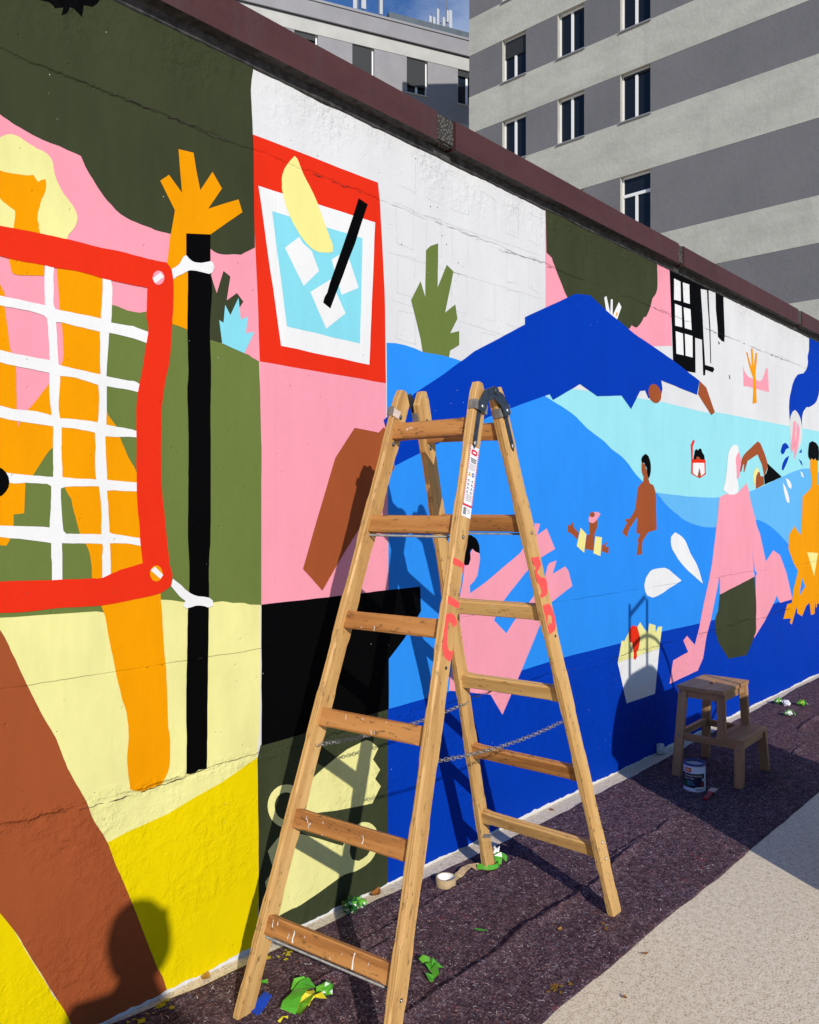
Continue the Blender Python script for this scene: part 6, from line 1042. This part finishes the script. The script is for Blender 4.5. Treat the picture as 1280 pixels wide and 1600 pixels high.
def b3(bm):
    strip(bm, [(-.062, .03, .014), (-.05, .0, .020), (-.03, -.025, .016), (0, -.038, .016), (.028, -.028, .014), (.045, -.008, .010)], .011, [1.2, .9, 1.3, 1.1], 0, 2)
    strip(bm, [(-.055, .035, .012), (-.035, -.008, .008), (0, -.03, .006), (.03, -.02, .006)], .010, [.3, .2], 2, 1)
    strip(bm, [(.045, -.01, .006), (.062, .004, .030), (.078, .012, .042), (.094, .0, .024), (.108, -.012, .008)], .017, [.5, .2, -.3, .4], 0, 2)
    strip(bm, [(.07, .028, .03), (.085, .034, .052), (.1, .03, .04)], .010, [1.0, .5, -.6], 3, 3); strip(bm, [(.08, .02, .04), (.096, .026, .058), (.108, .036, .046)], .006, [.4, -.8], 3, 3); strip(bm, [(.075, .03, .045), (.08, .04, .06), (.09, .05, .05)], .005, [.4, -.8], 3, 3)
scrap('green_tape_tangle', 'green and yellow tape tangled round the far foot of the ladder', 'tape tangle', 2.63, -.205, b3, GM, 'green tape scraps')
def b4(bm):
    wad(bm, (0, 0, .026), .033, 2, (1, 1, 0, 1, 8), .9, 3); wad(bm, (.055, -.002, .016), .024, 8, (3, 4, 0, 5, 1), .8)
    strip(bm, [(.03, .012, .03), (.06, .012, .036), (.085, .0, .01)], .012, [.5, -.4], 1, 3)
scrap('green_film_ball', 'shiny dark green ball of film at the foot of the wall behind the ladder', 'film ball', 2.005, -.052, b4, GM, 'green tape scraps')
def b5(bm): strip(bm, [(-.02, 0, .002), (0, .004, .007), (.026, -.004, .003)], .010, [.2, -.2, .4], 0, 1); strip(bm, [(.02, .01, .002), (.03, .0, .004)], .004, [0], 3, 3)
scrap('green_tape_corner', 'tiny green and white tape scrap just right of the left ladder leg', 'tape scrap', 1.512, -.178, b5, GM, 'green tape scraps')
for nm, lb1, x, y, sd_, mt in (('green_tape_ball', 'green tape ball nearest the wall, left of the white ball beyond the stool', 6.25, -.118, 3, (4, 3, 0, 1, 4)), ('green_tape_ball', 'rightmost green tape scrap on the felt beyond the stool', 6.30, -.262, 6, (5, 5, 1, 1, 2)), ('green_tape_ball', 'small dark green and white tape ball nearest the camera beyond the stool', 5.93, -.292, 9, (2, 2, 0, 4, 4))):
    def bb(bm, s=sd_, mt=mt):
        wad(bm, (0, 0, .024), .030, s, mt, .8)
        strip(bm, [(-.03, .02, .02), (-.01, .0, .052), (.02, -.02, .045), (.04, -.04, .01)], .014, [.5, -.6, .3], 1, 0)
    scrap(nm, lb1, 'tape ball', x, y, bb, GM, 'green tape balls beyond the stool')
def b6(bm): wad(bm, (0, 0, .022), .029, 12, (1,), .85, 3)
scrap('white_paper_ball', 'small round white paper ball between the green tape balls', 'paper ball', 6.235, -.178, b6, [plain('white_paper', (.74, .73, .76), .7, .2, var=.04)])
roll = thing('tape_roll', 'roll of tan masking tape with a white core lying on the felt', 'tape roll', (2.392, -.170, felt_h(2.392, -.17)))
bm = bmesh.new(); lathe(bm, [(.0385, .0), (.0385, .032), (.0335, .032), (.0335, .0), (.0385, .0)], 40); mesh_ob('tape', bm, M_TAN, roll)
bm = bmesh.new(); lathe(bm, [(.0333, .0005), (.0333, .0315), (.0318, .0315), (.0318, .0005)], 40); mesh_ob('core', bm, M_TANC, roll)
bm = bmesh.new(); strip(bm, [(.036, -.012, .016), (.06, -.006, .018), (.075, .0, .012), (.09, .002, .012), (.12, .006, .020), (.155, .008, .020), (.185, .004, .008), (.235, -.028, .010), (.268, -.022, .010)], .0125, [1.5, 1.3, .9, .5, .35, .2, .6, 1.3, 1.4], 0, 0); mesh_ob('loose_end', bm, M_TAN, roll)
bm = bmesh.new(); strip(bm, [(.042, -.004, .012), (.062, .0, .016), (.082, .004, .008)], .011, [.8, .5], 0, 0); mesh_ob('green_end', bm, M_GT, roll)
def leaf(bm, L, w, curl, lift=.004):
    n = 8; pv = None
    for i in range(n + 1):
        t = i / n; ww = w * math.sin(math.pi * min(1, .06 + t * .94)) ** .8
        z = lift + curl * (2 * t - 1) ** 2
        c = (bm.verts.new((L * (t - .5), -ww, z + curl * .5)), bm.verts.new((L * (t - .5), 0, z)), bm.verts.new((L * (t - .5), ww, z + curl * .5)))
        if pv:
            for k in (0, 1): bm.faces.new((pv[k], c[k], c[k + 1], pv[k + 1]))
        pv = c
M_LG = plain('fresh_leaf', (.06, .26, .02), .4, .4, var=.15); M_LB = plain('dry_leaf', (.30, .115, .025), .7, .2, var=.3, scale=60); M_LO = plain('ochre_leaf', (.42, .22, .04), .7, .2, var=.3, scale=60)
def put_leaf(label, x, y, L, w, curl, rz, mat, name='dry_leaf'):
    bm = bmesh.new(); leaf(bm, L, w, curl); o = mesh_ob(name, bm, mat); o.location = (x, y, (felt_h(x, y) if y < interp(x, YIN) and y > -.9 else .001) + .001); o.rotation_euler = (0, 0, rz)
    tag(o, label, 'leaf')
put_leaf('single fresh green leaf lying on the felt in front of the tape roll', 2.212, -.478, .048, .0085, .002, rad(-62), M_LG, 'green_leaf')
put_leaf('curled orange brown dry leaf on the concrete strip beside the green film ball', 2.155, -.028, .062, .018, .012, rad(20), M_LB)
put_leaf('flat orange dry leaf on the concrete strip at the foot of the yellow paint', 1.425, -.018, .045, .014, .003, rad(40), M_LO)
put_leaf('small ochre leaf on the felt near the right ladder leg', 2.394, -.676, .022, .008, .003, rad(10), M_LO)
put_leaf('small brown leaf on the concrete strip right of the ladder leg', 3.33, -.045, .035, .008, .004, rad(70), M_LB)
put_leaf('tiny brown leaf on the bare concrete beside the felt edge', 2.46, -.955, .022, .006, .003, rad(-30), M_LB)
put_leaf('tiny dark leaf on the bare concrete in the bottom right corner', 2.20, -1.02, .02, .006, .003, rad(50), M_LB)
o = scrap('blue_tape_flap', 'bright blue flap of tape beside the left ladder foot', 'tape flap', 1.452, -.262, lambda bm: strip(bm, [(-.045, -.02, .002), (-.01, -.008, .012), (.035, .010, .020), (.05, .016, .004)], .017, [.3, .5, .2], 0, 0), [m_tape('blue_tape', (.01, .05, .36))])
scrap('white_rag', 'crumpled white rag lying against the foot of the wall left of the stool', 'rag', 4.53, -.022, lambda bm: (wad(bm, (0, 0, .03), .030, 21, (1,), 1.25, 3), wad(bm, (.03, -.012, .012), .022, 23, (1,), .8, 2)), [plain('white_cotton', (.62, .63, .64), .9, .1, var=.08)])
scrap('yellow_paper_curl', 'tiny yellow paper curl left of the big green tape wad', 'paper curl', 1.452, -.362, lambda bm: strip(bm, [(-.018, 0, .002), (0, .004, .008), (.016, -.004, .003)], .005, [.4, -.3], 0, 0), [M_YT])
put_bits = random.Random(17)
# flat paint spills on the felt
def spill(name, label, x, y, n, r, sx, sy, mat, seed):
    R_ = random.Random(seed); bm = bmesh.new()
    for i in range(n):
        cx, cy = R_.gauss(0, sx), R_.gauss(0, sy); rr = r * R_.uniform(.25, 1); m_ = 9; a0 = R_.random() * 6; st_ = R_.uniform(.4, 1)
        X, Y = x + cx, y + cy
        bm.faces.new([bm.verts.new((X + rr * q * math.cos(a0 + 6.283 * k / m_), Y + rr * q * st_ * math.sin(a0 + 6.283 * k / m_), felt_h(X, Y) + .0028 + .0002 * i)) for k, q in ((k, R_.uniform(.6, 1.2)) for k in range(m_))])
    bm.normal_update()
    for f in bm.faces:
        if f.normal.z < 0: f.normal_flip()
    tag(mesh_ob(name, bm, mat), kind='stuff')
M_SY = plain('spilt_yellow', (.45, .36, .02), .8, .1, var=.4, scale=150); M_SO = plain('spilt_ochre', (.24, .13, .02), .8, .1, var=.4, scale=150); M_SR = plain('spilt_red', (.30, .035, .03), .8, .1, var=.4, scale=150)
spill('yellow_paint_spill', 'yellow paint splashes on the felt at the bottom left below the brown leg', 1.215, -.062, 16, .014, .045, .012, M_SY, 1)
spill('yellow_paint_spill', 'yellow paint splash on the felt behind the lowest ladder rung', 1.665, -.100, 12, .011, .028, .009, M_SY, 2)
spill('ochre_paint_spill', 'ochre paint stain on the felt near its front edge', 2.10, -.845, 16, .010, .028, .012, M_SO, 3)
spill('ochre_paint_spill', 'faint ochre paint stain on the felt left of the front edge of bare concrete', 2.52, -.79, 9, .010, .025, .012, M_SO, 4)
spill('red_paint_spill', 'red paint specks on the felt between the ladder and the bare concrete', 3.26, -.80, 10, .008, .06, .03, M_SR, 5)

# ---------------------------------------------------------------- out of frame: what casts the long shadows
ht = thing('unseen_shadow_caster', 'unseen black cart shape with hood and tube rack, guessed from its shadow, right of the picture', 'hand cart', (3.72, -1.70, 0))  # unseen object; its cart form is shaped to cast the shadow by the stool
M_CART = plain('black_cart_cloth', (.03, .03, .034), .8, .2)
mesh_ob('box', boxbm(-.54, .54, -.25, .25, .12, .94, bevel=.02), M_CART, ht)
bm = bmesh.new(); R = []
for j in range(9):
    y = -.22 + .44 * j / 8; R.append([bm.verts.new((-.33 + .29 * math.cos(a), y, .93 + .545 * math.sin(a) * (1 - .25 * abs(j - 4) / 4))) for a in (math.pi * k / 16 for k in range(17))])
for A, B in zip(R, R[1:]):
    for k in range(16): bm.faces.new((A[k], A[k + 1], B[k + 1], B[k]))
bm.faces.new(R[0]); bm.faces.new(R[-1]); bmesh.ops.recalc_face_normals(bm, faces=bm.faces); mesh_ob('hood', bm, M_CART, ht)
bm = bmesh.new(); tube(bm, [(-.545, .0, .9), (-.545, .0, 1.84), ], .012); tube(bm, [(-.545, 0, 1.78), (-.36, 0, 1.87), (-.335, 0, 1.85), (-.335, 0, 1.2)], .012); tube(bm, [(-.30 + .42 * math.cos(a), .1, .93 + .66 * math.sin(a)) for a in (math.pi * k / 20 for k in range(14))], .011); mesh_ob('rack', bm, M_BLACKM, ht)
bm = bmesh.new(); tube(bm, [(.35, .05, .94), (.62, .05, 1.12)], .012); tube(bm, [(.35, -.12, .94), (.62, -.12, 1.12)], .012); tube(bm, [(.62, .05, 1.12), (.62, -.12, 1.12)], .014); mesh_ob('push_handle', bm, M_BLACKM, ht)
for x in (-.36, .36):
    for y in (-.27, .27):
        bm = bmesh.new(); lathe(bm, [(.0001, -.02), (.05, -.02), (.12, -.022), (.13, -.012), (.13, .012), (.12, .022), (.05, .02), (.0001, .02)], 24); mesh_ob('wheel', bm, M_BLACKM, ht, Matrix.Translation((x, y, .13)) @ Matrix.Rotation(rad(90), 4, 'X'))
# photographer behind the camera
ps_ = thing('person', 'person standing behind the camera holding a phone up, whose head shadow falls on the wall', 'person', (-.228, -2.42, 0), math.atan2(FWD.y, FWD.x) - math.pi / 2)
ps_.scale = (.972, .972, .972)
# local: x right, y forward, z up
J = {'pel': (0, 0, .92), 'spi': (0, .01, 1.10), 'che': (0, 0, 1.28), 'nek': (0, .0, 1.41), 'hd0': (0, .015, 1.47),
     'hl': (-.09, 0, .88), 'kl': (-.10, .02, .48), 'al': (-.11, -.02, .09), 'tl': (-.12, .13, .035), 'hr': (.09, 0, .88), 'kr': (.10, .03, .48), 'ar': (.11, -.02, .09), 'tr': (.13, .13, .035),
     'sl': (-.165, 0, 1.345), 'el': (-.21, .12, 1.12), 'wl': (-.10, .285, 1.34), 'sr': (.15, -.02, 1.285), 'er': (.20, .0, 1.05), 'wr': (.20, .10, .87)}
RD = {'pel': .135, 'spi': .12, 'che': .135, 'nek': .052, 'hd0': .055, 'hl': .085, 'kl': .058, 'al': .042, 'tl': .036, 'hr': .085, 'kr': .058, 'ar': .042, 'tr': .036, 'sl': .06, 'el': .042, 'wl': .028, 'sr': .06, 'er': .042, 'wr': .028}
ED = [('pel', 'spi'), ('spi', 'che'), ('che', 'nek'), ('nek', 'hd0'), ('pel', 'hl'), ('hl', 'kl'), ('kl', 'al'), ('al', 'tl'), ('pel', 'hr'), ('hr', 'kr'), ('kr', 'ar'), ('ar', 'tr'), ('che', 'sl'), ('sl', 'el'), ('el', 'wl'), ('che', 'sr'), ('sr', 'er'), ('er', 'wr')]
def skinned(name, J, RD, ED, root, mat, parent, sub=2):
    ks = list(J); me = bpy.data.meshes.new(name); me.from_pydata([J[k] for k in ks], [(ks.index(a), ks.index(b)) for a, b in ED], [])
    o = bpy.data.objects.new(name, me); col.objects.link(o)
    sm = o.modifiers.new('skin', 'SKIN'); sm.use_smooth_shade = True
    for i, k in enumerate(ks):
        v = me.skin_vertices[0].data[i]; v.radius = (RD[k], RD[k] * (.78 if k in ('pel', 'spi', 'che') else 1)); v.use_root = (k == root)
    ss = o.modifiers.new('sub', 'SUBSURF'); ss.levels = sub; ss.render_levels = sub
    me.materials.append(mat); o.parent = parent; return o
M_SKIN = plain('skin', (.48, .27, .18), .5, .4, var=.06); M_CLOTH = plain('dark_clothes', (.045, .05, .07), .85, .15, var=.2); M_HAIR = plain('dark_hair', (.03, .018, .012), .5, .4, var=.3, scale=90)
skinned('body', J, RD, ED, 'pel', M_CLOTH, ps_)
bm = bmesh.new(); bmesh.ops.create_icosphere(bm, subdivisions=3, radius=1)
for v in bm.verts:
    x, y, z = v.co; jaw = 1 - .22 * max(0, -z); v.co = Vector((x * .076 * jaw, y * .094 * (1 - .1 * max(0, -z)) + .02, z * .112 + 1.545))
    if y > .8 and abs(x) < .22 and -.35 < z < .1: v.co.y += .016 * (1 - abs(x) / .22)
    if y > .7 and abs(abs(x) - .38) < .14 and .02 < z < .2: v.co.y -= .006
for f in bm.faces: f.smooth = True
hd = mesh_ob('head', bm, M_SKIN, ps_)
for sx in (-1, 1):
    bm = bmesh.new(); bmesh.ops.create_icosphere(bm, subdivisions=2, radius=.012); mesh_ob('eye', bm, M_WH, hd, Matrix.Translation((sx * .030, .102, 1.552)))
    bm = bmesh.new(); bmesh.ops.create_icosphere(bm, subdivisions=2, radius=1); mesh_ob('ear', bm, M_SKIN, hd, Matrix.Translation((sx * .076, .01, 1.54)) @ Matrix.Diagonal((.010, .018, .030, 1)))
mesh_ob('mouth', boxbm(-.022, .022, .094, .104, 1.487, 1.494, bevel=.003), plain('lips', (.42, .16, .13)), hd)
bm = bmesh.new(); bmesh.ops.create_icosphere(bm, subdivisions=3, radius=1)
for v in bm.verts:
    x, y, z = v.co; k = 1 + .06 * mnoise.noise(v.co * 5)
    if y > .45 and z < .45: k *= .8
    v.co = Vector((x * .092 * k, y * .105 * k + .004, z * .122 * k + 1.558))
for f in bm.faces: f.smooth = True
mesh_ob('hair', bm, M_HAIR, ps_)
def hand(parent, M, curl):
    J_ = {'w': (0, 0, 0), 'p': (0, .045, 0), 'q': (0, .085, 0)}; R_ = {'w': .024, 'p': .026, 'q': .022}; E_ = [('w', 'p'), ('p', 'q')]
    h = skinned('hand', J_, R_, E_, 'w', M_SKIN, parent, 1); h.matrix_local = M
    for i, (x, ln) in enumerate(((-.027, .062), (-.009, .07), (.009, .066), (.026, .052))):
        a = {'0': (x, .078, 0), '1': (x * 1.1, .078 + ln * .45, -ln * .15 * curl), '2': (x * 1.1, .078 + ln * .75, -ln * .45 * curl), '3': (x * 1.1, .078 + ln * .8, -ln * .8 * curl)}
        skinned('finger', a, {'0': .0095, '1': .009, '2': .008, '3': .007}, [('0', '1'), ('1', '2'), ('2', '3')], '0', M_SKIN, h, 1)
    a = {'0': (.022, .02, 0), '1': (.046, .04, -.012), '2': (.052, .07, -.022)}
    skinned('thumb', a, {'0': .012, '1': .0105, '2': .009}, [('0', '1'), ('1', '2')], '0', M_SKIN, h, 1)
hand(ps_, Matrix.Translation((-.10, .285, 1.34)) @ Matrix.Rotation(rad(55), 4, 'X') @ Matrix.Rotation(rad(-70), 4, 'Y'), 1.0)
hand(ps_, Matrix.Translation((.20, .10, .87)) @ Matrix.Rotation(rad(-85), 4, 'X'), .35)
ph = thing('smartphone', 'dark smartphone held upright by the person behind the camera', 'phone')
cp = CAM - FWD * .016
mesh_ob('case', boxbm(-.064, .012, -.0045, .0045, -.135, .012, bevel=.004), M_BLACKM, ph); ph.location = cp; ph.rotation_euler = (0, 0, math.atan2(FWD.y, FWD.x) - math.pi / 2)
